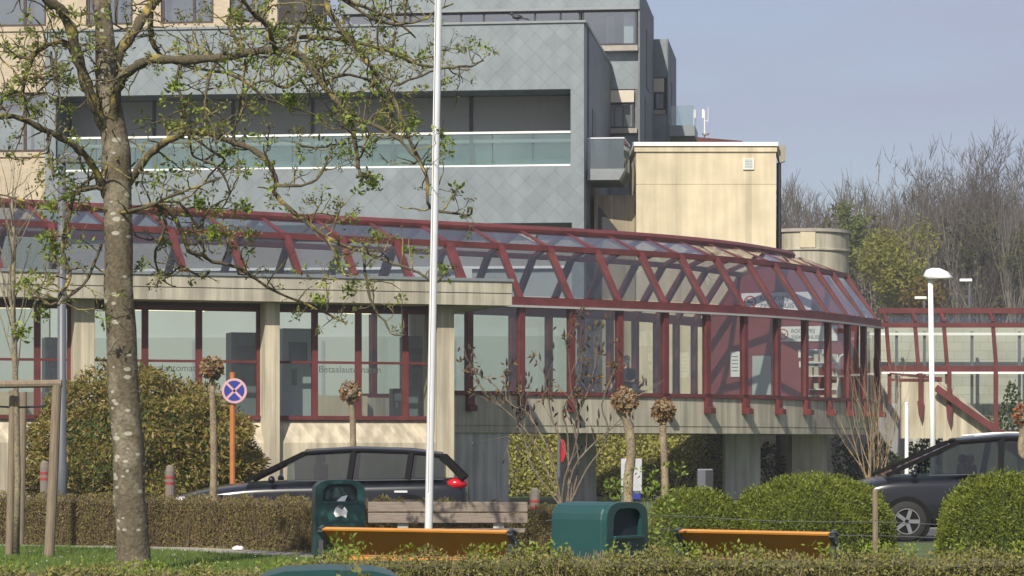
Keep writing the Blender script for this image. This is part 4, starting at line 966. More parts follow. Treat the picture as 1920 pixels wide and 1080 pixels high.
# ------------------------------------------------------------------ vegetation helpers
def np_mesh(name, V, nv, mat, parent=None, smooth=False):
    """mesh of len(V)/nv separate faces of nv corners"""
    V = np.asarray(V, dtype=np.float32).reshape(-1,3); n = len(V)//nv
    me = bpy.data.meshes.new(name); me.vertices.add(len(V)); me.vertices.foreach_set("co", V.ravel())
    me.loops.add(len(V)); me.loops.foreach_set("vertex_index", np.arange(len(V), dtype=np.int32))
    me.polygons.add(n); me.polygons.foreach_set("loop_start", np.arange(0, len(V), nv, dtype=np.int32)); me.polygons.foreach_set("loop_total", np.full(n, nv, dtype=np.int32))
    me.update(calc_edges=True); me.materials.append(mat)
    o = bpy.data.objects.new(name, me); COL.objects.link(o)
    if parent: o.parent = parent
    return o
def unit(a): return a/np.maximum(np.linalg.norm(a,axis=1,keepdims=True),1e-9)
def leaves(name, pts, size, mat, parent=None, asp=.45, nrm=None, bias=.5, up=0.0, var=.35):
    pts = np.asarray(pts, dtype=float); n = len(pts)
    d = unit(nrg.normal(size=(n,3)))
    if nrm is not None: d = unit(d*(1-bias) + np.asarray(nrm)*bias)
    d[:,2] += up; d = unit(d)
    s = unit(np.cross(d, nrg.normal(size=(n,3)))); k = np.cross(d, s)
    L = size*(1+nrg.uniform(-var,var,(n,1)))
    a = pts; b = pts + d*L*.45 + s*L*asp*.5 + k*L*.08; c = pts + d*L; e = pts + d*L*.45 - s*L*asp*.5 + k*L*.08
    return np_mesh(name, np.stack([a,b,c,e],1), 4, mat, parent)
def sticks(name, A, B, ra, rb, mat, parent=None, sides=3):
    """many tapered sticks in one mesh"""
    A = np.asarray(A,float); B = np.asarray(B,float); n = len(A); ra = np.broadcast_to(np.asarray(ra,float).reshape(-1,1),(n,1)); rb = np.broadcast_to(np.asarray(rb,float).reshape(-1,1),(n,1))
    d = unit(B-A); s = unit(np.cross(d, np.where(abs(d[:,2:3])<.9,[[0,0,1]],[[1,0,0]]))); k = np.cross(d,s)
    V = np.zeros((n,sides,4,3))
    for i in range(sides):
        a0, a1 = 2*math.pi*i/sides, 2*math.pi*(i+1)/sides
        o0 = s*math.cos(a0)+k*math.sin(a0); o1 = s*math.cos(a1)+k*math.sin(a1)
        V[:,i,0] = A+o0*ra; V[:,i,1] = A+o1*ra; V[:,i,2] = B+o1*rb; V[:,i,3] = B+o0*rb
    # shared vertices so each stick is one island per strip
    o = np_mesh(name, V.reshape(-1,3), 4, mat, parent); return o
def barkmat(name, col, lich, amount=.5, scale=5.0, spots=None):
    m, n, l, b = new_mat(name)
    tc = n.new("ShaderNodeTexCoord")
    nz = n.new("ShaderNodeTexNoise"); nz.inputs["Scale"].default_value = scale; nz.inputs["Detail"].default_value = 7; l.new(tc.outputs["Object"], nz.inputs["Vector"])
    n2 = n.new("ShaderNodeTexNoise"); n2.inputs["Scale"].default_value = scale*7; n2.inputs["Detail"].default_value = 5; l.new(tc.outputs["Object"], n2.inputs["Vector"])
    r = n.new("ShaderNodeMapRange"); r.inputs[1].default_value = 1-amount-.06+.05; r.inputs[2].default_value = 1-amount+.1; l.new(nz.outputs[0], r.inputs[0])
    mx = n.new("ShaderNodeMixRGB"); mx.inputs[1].default_value = (*col,1); mx.inputs[2].default_value = (*lich,1); l.new(r.outputs[0], mx.inputs[0])
    mr = n.new("ShaderNodeMapRange"); mr.inputs[1].default_value=.3; mr.inputs[2].default_value=.7; mr.inputs[3].default_value=.65; mr.inputs[4].default_value=1.25; l.new(n2.outputs[0], mr.inputs[0])
    sc = n.new("ShaderNodeVectorMath"); sc.operation='SCALE'; l.new(mx.outputs[0], sc.inputs[0]); l.new(mr.outputs[0], sc.inputs["Scale"]); last = sc.outputs[0]
    if spots:
        mp = n.new("ShaderNodeMapping"); mp.inputs["Scale"].default_value = (7.5,7.5,14); l.new(tc.outputs["Object"], mp.inputs[0])
        v = n.new("ShaderNodeTexVoronoi"); v.inputs["Scale"].default_value = 1.0; v.inputs["Randomness"].default_value = 1
        ad = n.new("ShaderNodeMixRGB"); ad.inputs[0].default_value = .12; l.new(mp.outputs[0], ad.inputs[1]); l.new(n2.outputs[1], ad.inputs[2]); l.new(ad.outputs[0], v.inputs["Vector"])
        sp = n.new("ShaderNodeSeparateXYZ"); l.new(v.outputs["Color"], sp.inputs[0])
        th = n.new("ShaderNodeMapRange"); th.inputs[1].default_value=.12; th.inputs[2].default_value=1; th.inputs[3].default_value=0; th.inputs[4].default_value=.42; l.new(sp.outputs[0], th.inputs[0])
        lt = n.new("ShaderNodeMath"); lt.operation='SUBTRACT'; l.new(th.outputs[0], lt.inputs[0]); l.new(v.outputs["Distance"], lt.inputs[1])
        sm = n.new("ShaderNodeMapRange"); sm.inputs[1].default_value=0; sm.inputs[2].default_value=.06; l.new(lt.outputs[0], sm.inputs[0])
        mk_ = n.new("ShaderNodeMath"); mk_.operation='MULTIPLY'; l.new(sm.outputs[0], mk_.inputs[0]); mk_.inputs[1].default_value=.55
        m2 = n.new("ShaderNodeMixRGB"); l.new(mk_.outputs[0], m2.inputs[0]); l.new(last, m2.inputs[1]); m2.inputs[2].default_value=(*spots,1); last = m2.outputs[0]
    l.new(last, b.inputs["Base Color"]); b.inputs["Roughness"].default_value=.95; b.inputs["Specular IOR Level"].default_value=.2
    bp = n.new("ShaderNodeBump"); bp.inputs["Strength"].default_value=.7; bp.inputs["Distance"].default_value=.02; l.new(n2.outputs[0], bp.inputs["Height"]); l.new(bp.outputs[0], b.inputs["Normal"])
    return m
TRUNKB = barkmat("spotted_bark", (.115,.095,.065), (.19,.165,.12), .5, 3.5, (.50,.49,.42))
LIMBB = barkmat("lichen_bark", (.092,.078,.05), (.30,.24,.07), .45, 4.5)
TWIGB = barkmat("twig_bark", (.10,.083,.052), (.27,.23,.08), .5, 4)
YOUNGB = barkmat("young_bark", (.20,.17,.125), (.27,.235,.14), .5, 4)
POLLB = barkmat("pollard_bark", (.22,.175,.12), (.30,.25,.16), .5, 5)
LEAFN = leafmat("new_leaves", [(.10,.13,.025),(.18,.24,.035),(.26,.34,.05),(.15,.17,.04)])
LEAFB = leafmat("bud_leaves", [(.14,.135,.05),(.19,.19,.065),(.24,.235,.09),(.15,.12,.05)])

# ------------------------------------------------------------------ big foreground tree
T0 = F/155.0
def TP(x, y, dy=0): return P(x, y, F/(T0+dy))
big = thing("large_tree", "large gnarled tree with spotted trunk and yellow lichen branches in the foreground", "tree", tuple(TP(248,1070).xy)+(0,))
off = Vector(big.location)
trunk_pts = [(251,1085,74),(250,1066,68),(248,1030,62),(246,1000,60),(243,930,60),(240,850,59),(235,780,58),(230,700,56),(226,620,55),(223,540,54),(222,470,52),(222,410,53),(221,360,54),(219,320,56),(216,280,54),(212,245,50),(206,205,46),(202,170,40),(199,130,38),(196,90,36),(193,40,35),(190,0,34),(186,-60,32),(184,-130,28),(186,-220,22),(192,-330,14)]
m = MB()
tp = [TP(x,y)-off for x,y,w in trunk_pts]; tr = [w/155/2 for x,y,w in trunk_pts]
m.tube(tp, tr, 20)
tko = m.build("trunk", TRUNKB, big, True)
for v in tko.data.vertices:
    v.co.x += .012*math.sin(v.co.z*5.1+v.co.y*9)+.008*math.sin(v.co.z*13+v.co.x*21); v.co.y += .012*math.cos(v.co.z*4.3+v.co.x*8)
# limbs: pixel course, start and end width in px, depth offset start and end in metres
LIMBS = [
 ([(208,262),(190,225),(173,187),(157,143),(143,97),(130,50),(113,17),(90,0),(60,-30),(20,-70)],28,20,0,-.9),
 ([(216,300),(212,225),(216,192),(222,160),(240,135),(262,120),(290,111),(350,113),(410,108),(460,100),(500,94),(545,96),(580,118),(610,160)],26,13,0,-1.2),
 ([(203,170),(218,108),(240,77),(263,40),(283,12),(297,-6),(330,-50),(380,-90)],27,16,0,.9),
 ([(283,70),(283,40),(281,0),(290,-40)],13,11,1.0,.8),
 ([(283,70),(296,98),(330,118),(380,130),(430,138)],11,6,1.0,1.5),
 ([(200,372),(190,345),(175,312),(157,290),(127,266),(83,243),(50,227),(25,219),(0,217),(-40,230)],18,9,0,-1.3),
 ([(148,118),(136,96),(122,82),(108,78),(84,88),(67,100),(55,122),(46,150),(43,170),(46,190),(52,215)],14,7,-.2,-.7),
 ([(92,250),(90,262),(92,285),(98,310),(100,330)],8,5,-.7,-.8),
 ([(107,92),(104,125),(107,158),(114,190),(106,215),(106,240)],5,4,-.5,-.8),
 ([(96,96),(100,140),(104,160)],5,4,-.4,-.7),
 ([(236,352),(253,327),(277,293),(296,276),(317,262),(353,248),(393,252),(427,263),(467,277),(500,300),(512,325),(518,345),(514,360),(535,385),(567,409),(611,444),(651,462),(691,476),(720,488),(749,498),(785,512),(815,530),(830,518)],17,4,.1,-1.6),
 ([(682,478),(686,515),(691,547),(704,582),(722,602),(735,627),(760,628)],7,3,-1.3,-1.6),
 ([(611,444),(628,475),(642,511),(660,518)],6,3,-1.1,-1.3),
 ([(232,400),(247,395),(300,384),(325,405),(342,437),(355,470),(380,478),(400,490),(447,502),(500,538),(558,564),(611,587),(650,607)],13,4,.1,1.5),
 ([(226,398),(250,395),(290,382),(333,363),(370,350),(410,335)],9,4,-.15,-.8),
 ([(333,380),(350,395),(367,423),(377,424),(383,405),(400,385),(428,372)],8,3,.5,.9),
 ([(393,508),(380,520),(360,510),(340,500),(320,512),(300,520),(295,540)],6,3,1.2,1.5),
 ([(300,385),(310,420),(300,450),(290,480),(297,508),(305,525),(330,538)],8,3,.4,.9),
 ([(205,395),(180,388),(174,396),(165,386),(150,384),(140,395)],8,4,-.1,-.4),
 ([(200,352),(170,352),(150,358),(138,368),(132,395),(122,430),(118,470),(127,500),(130,525),(118,545),(104,568),(90,572),(78,560),(60,556)],12,5,-.1,-.7),
 ([(198,358),(180,330),(150,352),(120,372),(80,385),(40,375),(0,365)],7,4,.1,1.0),
 ([(192,455),(180,485),(166,520),(150,540),(128,556),(110,572)],6,7,.1,-.6),
 ([(597,-40),(612,10),(636,51),(674,97),(698,128),(729,171),(752,218),(776,280),(799,331),(803,381),(818,395),(850,400),(880,403),(884,390)],12,4,-.5,-1.6),
 ([(545,96),(569,109),(597,148),(636,194),(655,222),(667,272),(672,311),(676,330)],15,7,-1.0,-1.8),
 ([(655,222),(690,230),(720,245),(750,262),(770,285),(790,310),(800,330)],9,4,-1.5,-2.2),
 ([(560,70),(620,72),(667,78),(729,95),(760,110),(772,117),(818,126),(850,126),(884,124),(900,116),(906,113)],10,3,-.6,.6),
 ([(772,117),(790,110),(818,104),(823,80)],6,3,.1,.4),
 ([(740,160),(780,145),(815,132),(840,128)],6,3,-1.1,-.6),
 ([(460,100),(440,70),(430,40),(450,10),(480,-30)],10,7,-.8,-.2),
 ([(540,95),(555,60),(575,20),(590,-30)],11,8,-1.0,-.4),
 ([(780,70),(740,40),(700,20),(650,0),(600,-30)],4,9,.2,-.3),
 ([(850,8),(820,20),(790,38),(740,45),(690,30),(630,-10)],3,8,.3,-.2),
 ([(410,108),(390,150),(385,200),(400,240),(404,262),(408,285)],7,4,-.7,-1.1),
 ([(460,112),(455,165),(448,210),(440,245),(438,275)],5,4,-.4,.1),
 ([(340,115),(330,150),(340,180),(348,220),(355,260),(360,290),(380,300),(400,292)],7,4,.2,.6),
 ([(430,138),(470,160),(500,185),(540,200),(590,215),(620,240)],7,3,1.4,1.9),
 ([(350,250),(400,285),(420,300),(400,320),(375,350),(350,372),(310,380)],6,3,-.4,.5),
 ([(380,300),(410,315),(430,355),(425,375),(415,390)],6,3,-.5,-.1),
 ([(560,270),(590,278),(620,272),(650,270)],5,3,-1,-.6),
 ([(620,290),(600,330),(575,345),(540,350),(520,345)],4,7,-1.4,-1.3),
 ([(515,93),(500,50),(470,20),(440,-20)],10,8,-1,-1.8),
 ([(580,118),(560,150),(530,165),(500,150),(470,160)],8,4,-1.1,-1.8),
 ([(610,160),(640,140),(690,150),(720,185),(725,210)],8,3,-1.2,-.3),
 ([(650,60),(690,110),(700,160),(690,205)],6,3,-.3,-.9),
 ([(43,170),(20,175),(-5,190)],6,4,-.7,-1.0), ([(45,160),(25,130),(0,110)],5,3,-.7,-.4), ([(60,110),(35,105),(10,90),(-10,85)],5,3,-.6,-.3),
 ([(52,150),(80,140),(100,132),(130,118)],5,3,-.6,-.2), ([(67,100),(72,75),(64,55)],4,3,-.6,-.8), ([(45,190),(70,175),(95,150),(120,135),(138,128)],5,4,-.7,-.3),
]
def interp_poly(pts, k=3):
    """catmull-rom through the points"""
    out = []
    n = len(pts)
    for i in range(n-1):
        p0 = pts[max(i-1,0)]; p1 = pts[i]; p2 = pts[i+1]; p3 = pts[min(i+2,n-1)]
        for j in range(k):
            t = j/k; out.append(.5*((2*p1)+(p2-p0)*t+(2*p0-5*p1+4*p2-p3)*t*t+(3*p1-p0-3*p2+p3)*t**3))
    out.append(pts[-1]); return out
limb_mb = MB(); courses = []
for pl, w0, w1, d0, d1 in LIMBS:
    n = len(pl); raw = [TP(x,y,d0+(d1-d0)*i/(n-1))-off for i,(x,y) in enumerate(pl)]
    pts = interp_poly(raw,3); N = len(pts)
    pts = [p + Vector((rng.uniform(-1,1),rng.uniform(-2,2),rng.uniform(-1,1)))*.008 for p in pts]
    rad = [max(.009,(w0+(w1-w0)*i/(N-1))*.88/155/2*(1+.16*math.sin(i*2.1+w0)+rng.uniform(-.08,.08))) for i in range(N)]
    limb_mb.tube(pts, rad, 8); courses.append((pts, rad))
limb_mb.build("limbs", LIMBB, big, True)
# twigs: short crooked shoots, ending in bud or leaf tufts
tw_mb = MB(); tips = []
def twig(p, d, ln, r, depth):
    n = max(3,int(ln/.07)); pts = [p]; d = d.normalized()
    for i in range(n):
        d = (d + Vector((rng.uniform(-1,1),rng.uniform(-1,1),rng.uniform(-.85,1.0)))*.42).normalized()
        pts.append(pts[-1]+d*ln/n)
        if depth > 0 and rng.random() < .34:
            e = (d + Vector((rng.uniform(-1,1),rng.uniform(-1,1),rng.uniform(-.6,1)))*1.1).normalized()
            twig(pts[-1], e, ln*rng.uniform(.3,.6), r*.62, depth-1)
    tw_mb.tube(pts,[r*(1-.6*i/n)*(1+.25*math.sin(i*3.3)) for i in range(n+1)],4 if r < .012 else 5)
    tips.append((pts[-1],d))
for (pts, rad), L_ in zip(courses, LIMBS):
    acc = 0
    for i in range(1,len(pts)):
        acc += (pts[i]-pts[i-1]).length
        px = L_[0][min(len(L_[0])-1,int(i/3))]
        dens = .062 if px[1] < 260 else .11
        if acc > dens and rad[i] < .075:
            acc = 0
            ax = (pts[i]-pts[i-1]).normalized(); e = Vector((rng.uniform(-1,1),rng.uniform(-1,1),rng.uniform(-.5,1.0))); e = (e-ax*e.dot(ax)*.6).normalized()
            twig(pts[i], e, rng.uniform(.14,.6), min(.014,rad[i]*.6), 2 if rng.random() < .3 else 1)
    tips.append((pts[-1],(pts[-1]-pts[-2]).normalized()))
tw_mb.build("twigs", TWIGB, big)
lp_, ln_, bp_, bn_ = [], [], [], []
def tuft(P_, N_, c, d, rad, n):
    for _ in range(n):
        v = Vector((rng.gauss(0,1),rng.gauss(0,1),rng.gauss(0,.8))).normalized(); v = (v+d*.5).normalized()
        P_.append(c+v*rad*rng.uniform(.1,.9)); N_.append(v)
for c, d in tips:
    u = rng.random()
    if u < .42: tuft(bp_,bn_,c,d,.035,rng.randint(4,8))
    elif u < .60: tuft(bp_,bn_,c,d,.075,rng.randint(10,18)); tuft(lp_,ln_,c,d,.06,rng.randint(3,6))
    elif u < .68: tuft(lp_,ln_,c,d,.09,rng.randint(10,18))
for x,y,r_,n in ((405,440,.26,80),(440,435,.22,60),(378,452,.16,40),(470,440,.13,25),(700,345,.2,70),(690,330,.14,30),(112,163,.16,40),(132,155,.12,30),(40,185,.14,35),(64,208,.14,35),(20,178,.12,25),(580,378,.14,40),(455,388,.15,40),(375,382,.15,40),(640,600,.15,35),(600,565,.14,30),(655,545,.12,25),(545,190,.2,50),(330,165,.14,30),(560,250,.17,50),(340,35,.17,45),(700,160,.15,40),(720,140,.13,30),(470,115,.14,30),(90,390,.2,50),(105,470,.22,70),(85,450,.15,40),(50,530,.18,40),(40,625,.17,45),(75,590,.14,35),(700,440,.1,20),(300,520,.16,40),(265,500,.12,25),(830,505,.10,25),(765,470,.09,16),(240,345,.13,25),(430,285,.14,35),(320,240,.13,30),(620,120,.15,40),(600,50,.2,50),(520,60,.2,50),(450,40,.2,50),(380,20,.18,40),(760,190,.13,25),(780,230,.12,25),(730,255,.13,25)):
    c = TP(x,y,rng.uniform(-.9,.9))-off
    tuft(lp_ if rng.random()<.75 else bp_, ln_ if False else (ln_ if len(ln_) < len(lp_) else bn_), c, Vector((0,0,.4)), r_, int(n*1.7))
ln_ = ln_[:len(lp_)] + [Vector((0,0,1))]*max(0,len(lp_)-len(ln_)); bn_ = bn_[:len(bp_)] + [Vector((0,0,1))]*max(0,len(bp_)-len(bn_))
leaves("crown", lp_, .07, LEAFN, big, .5, ln_, .6); leaves("bud_tufts", bp_, .04, LEAFB, big, .5, bn_, .6)

# ------------------------------------------------------------------ generic bare branching
def grow(mb, p, d, ln, r, lvl, tips_, spread=.75, upb=.25, kids=(2,4), wob=.18, sides=5, shrink=.62):
    n = max(3,int(ln/.25) if ln < 2 else 7); pts = [p]; rads = [r]; d = d.normalized(); spots = []
    for i in range(n):
        d = (d + Vector((rng.uniform(-1,1),rng.uniform(-1,1),rng.uniform(-1,1)))*wob + Vector((0,0,upb*.25))).normalized()
        pts.append(pts[-1]+d*ln/n); rads.append(max(r*(1-.65*(i+1)/n),r*.22)); spots.append((pts[-1],d,rads[-1],i))
    mb.tube(pts,rads,max(3,sides))
    tips_.append((pts[-1],d,lvl))
    if lvl > 0:
        for (q,dd,rr_,i) in spots:
            if i < n*.25: continue
            for _ in range(1 if rng.random() < (sum(kids)/2)/n*1.5 else 0):
                e = (dd + Vector((rng.uniform(-1,1),rng.uniform(-1,1),rng.uniform(-.3,.8)))*spread + Vector((0,0,upb))).normalized()
                grow(mb, q, e, ln*rng.uniform(.45,.8)*shrink/.62, rr_*.72, lvl-1, tips_, spread, upb, kids, wob, max(3,sides-1), shrink)
        grow(mb, pts[-1], d, ln*.6, rads[-1], lvl-1, tips_, spread, upb, kids, wob, max(3,sides-1), shrink)

# young staked tree at the left edge
yt = thing("young_tree", "slender young tree with many thin upright twigs at the left edge, tied to stakes", "tree", tuple(W(31,137))+(0,))
m = MB(); tps = []
o_ = Vector(yt.location)
tk_ = [P(30,1040,137)-o_,P(33,900,137)-o_,P(31,780,137)-o_,P(27,650,137)-o_,P(24,560,137)-o_,P(26,470,137)-o_,P(22,380,137)-o_]
m.tube(tk_,[.048,.045,.042,.038,.034,.028,.018],10); m.build("trunk", YOUNGB, yt, True)
m = MB()
for (x,y) in ((31,700),(27,650),(25,600),(24,560),(25,520),(26,470),(25,430),(22,380),(28,620),(25,500),(26,450),(24,580)):
    for _ in range(2):
        a = rng.uniform(0,6.28); d = Vector((math.cos(a)*.6,math.sin(a)*.6,1.0)); grow(m, P(x,y,137)-o_, d, rng.uniform(.5,1.15), .012, 1, tps, .45, .35, (2,3), .10, 4)
m.build("twigs", YOUNGB, yt)
pp, pn = [], []
for c,d,l in tps:
    if rng.random() < .5: tuft(pp,pn,c,d,.04,rng.randint(2,5))
leaves("bud_leaves", pp, .045, LEAFB, yt, .5, pn, .6)

# ------------------------------------------------------------------ pollarded trees
KNOB = leafmat("dry_pollard_leaves", [(.16,.085,.035),(.30,.19,.09),(.22,.13,.06),(.36,.25,.13)], .8, .2)
for i,(cxp,cyp,course,w0,w1,s_,rr_,lab,red) in enumerate((
  (397,690,[(400,935),(401,860),(400,790),(398,735),(397,700)],15,11,122,.175,"pollarded tree with brown knobbly head standing before the big shrub",False),
  (657,735,[(664,950),(663,880),(662,830),(661,780),(657,742)],13,11,97,.21,"pollarded tree with brown knobbly head in front of the middle pavilion window",False),
  (1172,752,[(1178,962),(1178,900),(1184,850),(1180,810),(1172,770),(1172,755)],20,16,118,.20,"bent thick pollarded tree with a stray side shoot",False),
  (1243,771,[(1247,962),(1247,900),(1245,850),(1243,810),(1243,775)],15,13,118,.185,"straight pollarded tree right beside the bent one",False),
  (1926,780,[(1921,960),(1922,900),(1918,850),(1922,815),(1924,790)],20,24,118,.20,"reddish headed pollarded tree cut by the right edge of the picture",True))):
    b_ = W(course[0][0],s_); t = thing("pollard_tree", lab, "tree", (b_.x,b_.y,0), 0, "pollarded trees along the road"); o_ = Vector(t.location)
    cs = [P(x,y,s_)-o_ for x,y in course]; cs = [Vector((cs[0].x,0,0))]+cs; pts = interp_poly(cs,4); N = len(pts)
    m = MB().tube(pts,[(w0+(w1-w0)*k/(N-1))/s_/2*(1+.06*math.sin(k*2.7)) for k in range(N)],10); m.build("trunk", POLLB, t, True)
    c = P(cxp,cyp,s_)-o_; m = MB()
    for k in range(46):
        v = Vector((rng.gauss(0,1),rng.gauss(0,1),rng.gauss(0,.85))).normalized(); q_ = c+v*rr_*rng.uniform(.45,.85)
        m.ball(q_, rng.uniform(.035,.06), 6, jit=.25); m.tube([c+v*rr_*.3, q_, q_+v*.05+Vector((rng.uniform(-.02,.02),0,.02))],[.03,.022,.012],4)
    m.build("knobbly_head", POLLB, t)
    pp = []; pn = []
    for k in range(420):
        v = Vector((rng.gauss(0,1),rng.gauss(0,1),rng.gauss(0,.85))).normalized(); pp.append(c+v*rr_*rng.uniform(.7,1.03)); pn.append(v)
    leaves("dry_leaves", pp, .06, KNOB if not red else leafmat("reddish_leaves",[(.25,.08,.03),(.35,.14,.05),(.2,.07,.03)]), t, .75, pn, .3)
    if i == 2:
        m = MB(); tt = []; grow(m, c+Vector((.05,0,0)), Vector((1,0,.45)), .42, .014, 1, tt, .5, .1, (2,3), .15, 5); m.build("side_shoot", POLLB, t)

# ------------------------------------------------------------------ bare shrubs
ms = thing("magnolia_shrub", "bare spreading shrub with long dark buds in front of the walkway beam", "shrub", tuple(W(1066,106))+(0,)); o_ = Vector(ms.location)
m = MB(); tps = []
ST = [[(1052,960),(1058,900),(1075,850),(1085,790),(1072,740),(1068,690),(1062,640)],[(1060,960),(1075,880),(1110,835),(1150,800),(1175,770)],[(1068,960),(1072,900),(1062,850),(1040,800),(1030,760),(1020,700)],[(1066,960),(1085,870),(1078,800),(1100,740),(1115,690),(1120,640)],[(1055,960),(1035,860),(1005,800),(985,770),(960,760),(930,725),(905,705)],[(1062,960),(1100,880),(1130,840),(1140,800),(1128,760),(1150,700),(1160,680)],[(1058,960),(1020,870),(995,820),(960,780),(915,745),(890,700)],[(1060,960),(1000,880),(985,830),(970,800),(955,830),(945,860)],[(1066,960),(1065,820),(1055,770),(1082,720),(1090,680),(1078,630)]]
for st0 in ST:
    dd = rng.uniform(-.6,.6); cs = [P(x,y,F/(F/106+dd*i/5))-o_ for i,(x,y) in enumerate(st0)]; pts = interp_poly(cs,3); N = len(pts)
    m.tube(pts,[.016*(1-.72*k/(N-1))+.0035 for k in range(N)],6); tps.append((pts[-1],(pts[-1]-pts[-2]).normalized(),0))
    for k in range(5,N):
        if rng.random() < .62:
            e = (pts[k]-pts[k-1]).normalized()+Vector((rng.uniform(-1,1),rng.uniform(-1,1),rng.uniform(-.2,1)))*.9
            grow(m, pts[k], e, rng.uniform(.2,.5), .010, 1, tps, .6, .2, (1,2), .16, 4)
BUD = simple("dark_bud", (.035,.022,.016), .7, var=.3)
for c,d,l in tps:
    if rng.random() < .85:
        v = (d*.4+Vector((rng.uniform(-.3,.3),rng.uniform(-.3,.3),1 if rng.random()<.6 else -.6))).normalized(); k = rng.uniform(.09,.17); m.tube([c,c+v*k*.35,c+v*k*.7,c+v*k],[.008,.02,.017,.003],5,1)
m.build("stems", [barkmat("magnolia_bark",(.15,.12,.09),(.22,.185,.14),.45,4), BUD], ms)
pp, pn = [], []
for c,d,l in tps:
    if c.z > 2.3 and rng.random() < .5: tuft(pp,pn,c,d,.08,5)
leaves("unfolding_leaves", pp, .09, leafmat("tan_leaves",[(.18,.10,.04),(.25,.15,.06),(.12,.08,.03)]), ms, .4, pn, .6)
for base, s_, h, nst, lab in (((1650,905),113,2.3,5,"bare multi-stemmed shrub with yellowish twigs before the walkway's right end"),((1622,905),113,2.1,2,"slim bare forked shrub just left of the yellowish twigged one")):
    t = thing("bare_shrub", lab, "shrub", tuple(W(base[0],s_))+(0,)); m = MB(); tps = []
    for k in range(nst):
        a = rng.uniform(0,6.28); sp = rng.uniform(.1,.5); d = Vector((math.cos(a)*sp,math.sin(a)*sp,1)); grow(m, Vector((rng.uniform(-.06,.06),rng.uniform(-.06,.06),0)), d, h*rng.uniform(.6,.8), .026, 2, tps, .75, .3, (2,3), .17, 6, .6)
    m.build("stems", barkmat("shrub_bark",(.26,.20,.13),(.42,.29,.10),.45,3), t)

# ------------------------------------------------------------------ clipped domes
BOXL = leafmat("boxwood_leaves", [(.10,.125,.017),(.16,.195,.026),(.22,.25,.036),(.125,.155,.022)], .5, .3)
BOXC = simple("boxwood_core", (.04,.06,.012), .95, var=.3)
def dome(px, s_, w, h, n, label):
    b_ = W(px,s_); t = thing("clipped_dome", label, "shrub", (b_.x,b_.y,0), rng.uniform(0,6), "clipped green domes by the road")
    u = nrg.uniform(0,2*math.pi,n); v = np.arccos(nrg.uniform(-.15,1,n)); r_ = 1+.035*np.sin(u*5+v*4)+.03*np.sin(u*9-v*7)+nrg.normal(0,.022,n)
    q = np.stack([np.sin(v)*np.cos(u)*w/2*r_, np.sin(v)*np.sin(u)*w/2*r_, h*(.32+.68*np.sign(np.cos(v))*np.abs(np.cos(v))**.8)*r_],1); q[:,2] = np.maximum(q[:,2],.02)
    nn_ = np.stack([np.sin(v)*np.cos(u),np.sin(v)*np.sin(u),np.cos(v)],1)
    leaves("foliage", q, .038, BOXL, t, .42, nn_, .5, .25)
    # stray shoots that escaped the shears
    ns = 160; u2 = nrg.uniform(0,2*math.pi,ns); v2 = np.arccos(nrg.uniform(.05,1,ns)); n2 = np.stack([np.sin(v2)*np.cos(u2),np.sin(v2)*np.sin(u2),np.cos(v2)],1)
    A = np.stack([n2[:,0]*w/2*.97,n2[:,1]*w/2*.97,h*(.32+.66*n2[:,2]**.8)],1); B = A+(n2*.5+nrg.normal(0,.25,(ns,3))+np.array([0,0,.6]))*nrg.uniform(.03,.09,(ns,1))
    sticks("stray_shoots", A, B, .004, .002, BOXL, t)
    c = MB().ball((0,0,h*.30),1,20,sc=(w/2*.95,w/2*.95,h*.66),jit=.02); c.build("core", BOXC, t, True)
dome(1303,150,1.22,.93,17000,"smallest clipped green dome, beside the sideways teal bin")
dome(1523,150,2.0,1.09,38000,"broad clipped green dome, behind the right orange bench")
dome(1882,165,1.45,1.14,26000,"clipped green dome cut by the right edge, beside the black people carrier")

# ------------------------------------------------------------------ big shrub left of the no stopping sign
RHOL = leafmat("rhododendron_leaves", [(.11,.105,.02),(.17,.16,.03),(.23,.20,.045),(.27,.165,.07),(.13,.125,.024)], .5, .25)
rh = thing("rounded_shrub", "big rounded olive shrub with rusty new shoots in front of the pavilion", "shrub", tuple(W(268,98))+(0,))
n = 36000; u = nrg.uniform(0,2*math.pi,n); v = np.arccos(nrg.uniform(-.75,1,n)); lob = 1+.07*np.sin(u*4+1)*np.sin(v*3)+.05*np.sin(u*7+v*9)+.05*np.sin(v*13+u*3); r_ = lob*nrg.uniform(.90,1.015,n)
q = np.stack([np.sin(v)*np.cos(u)*2.25*r_, np.sin(v)*np.sin(u)*1.7*r_, 1.22+np.cos(v)*(1.70-.32*np.clip(np.sin(v)*np.cos(u),-.2,1))*r_],1); k = q[:,2] > .05; q = q[k]
nn_ = unit(q-np.array([0,0,1.1])); leaves("foliage", q, .105, RHOL, rh, .36, nn_, .35, -.1)
MB().ball((0,0,1.2),1,20,sc=(1.85,1.4,1.3),jit=.04).build("core", BOXC, rh, True)
MB().tube([(0,0,0),(0,0,.9)],.08,8).build("stem", TWIGB, rh)

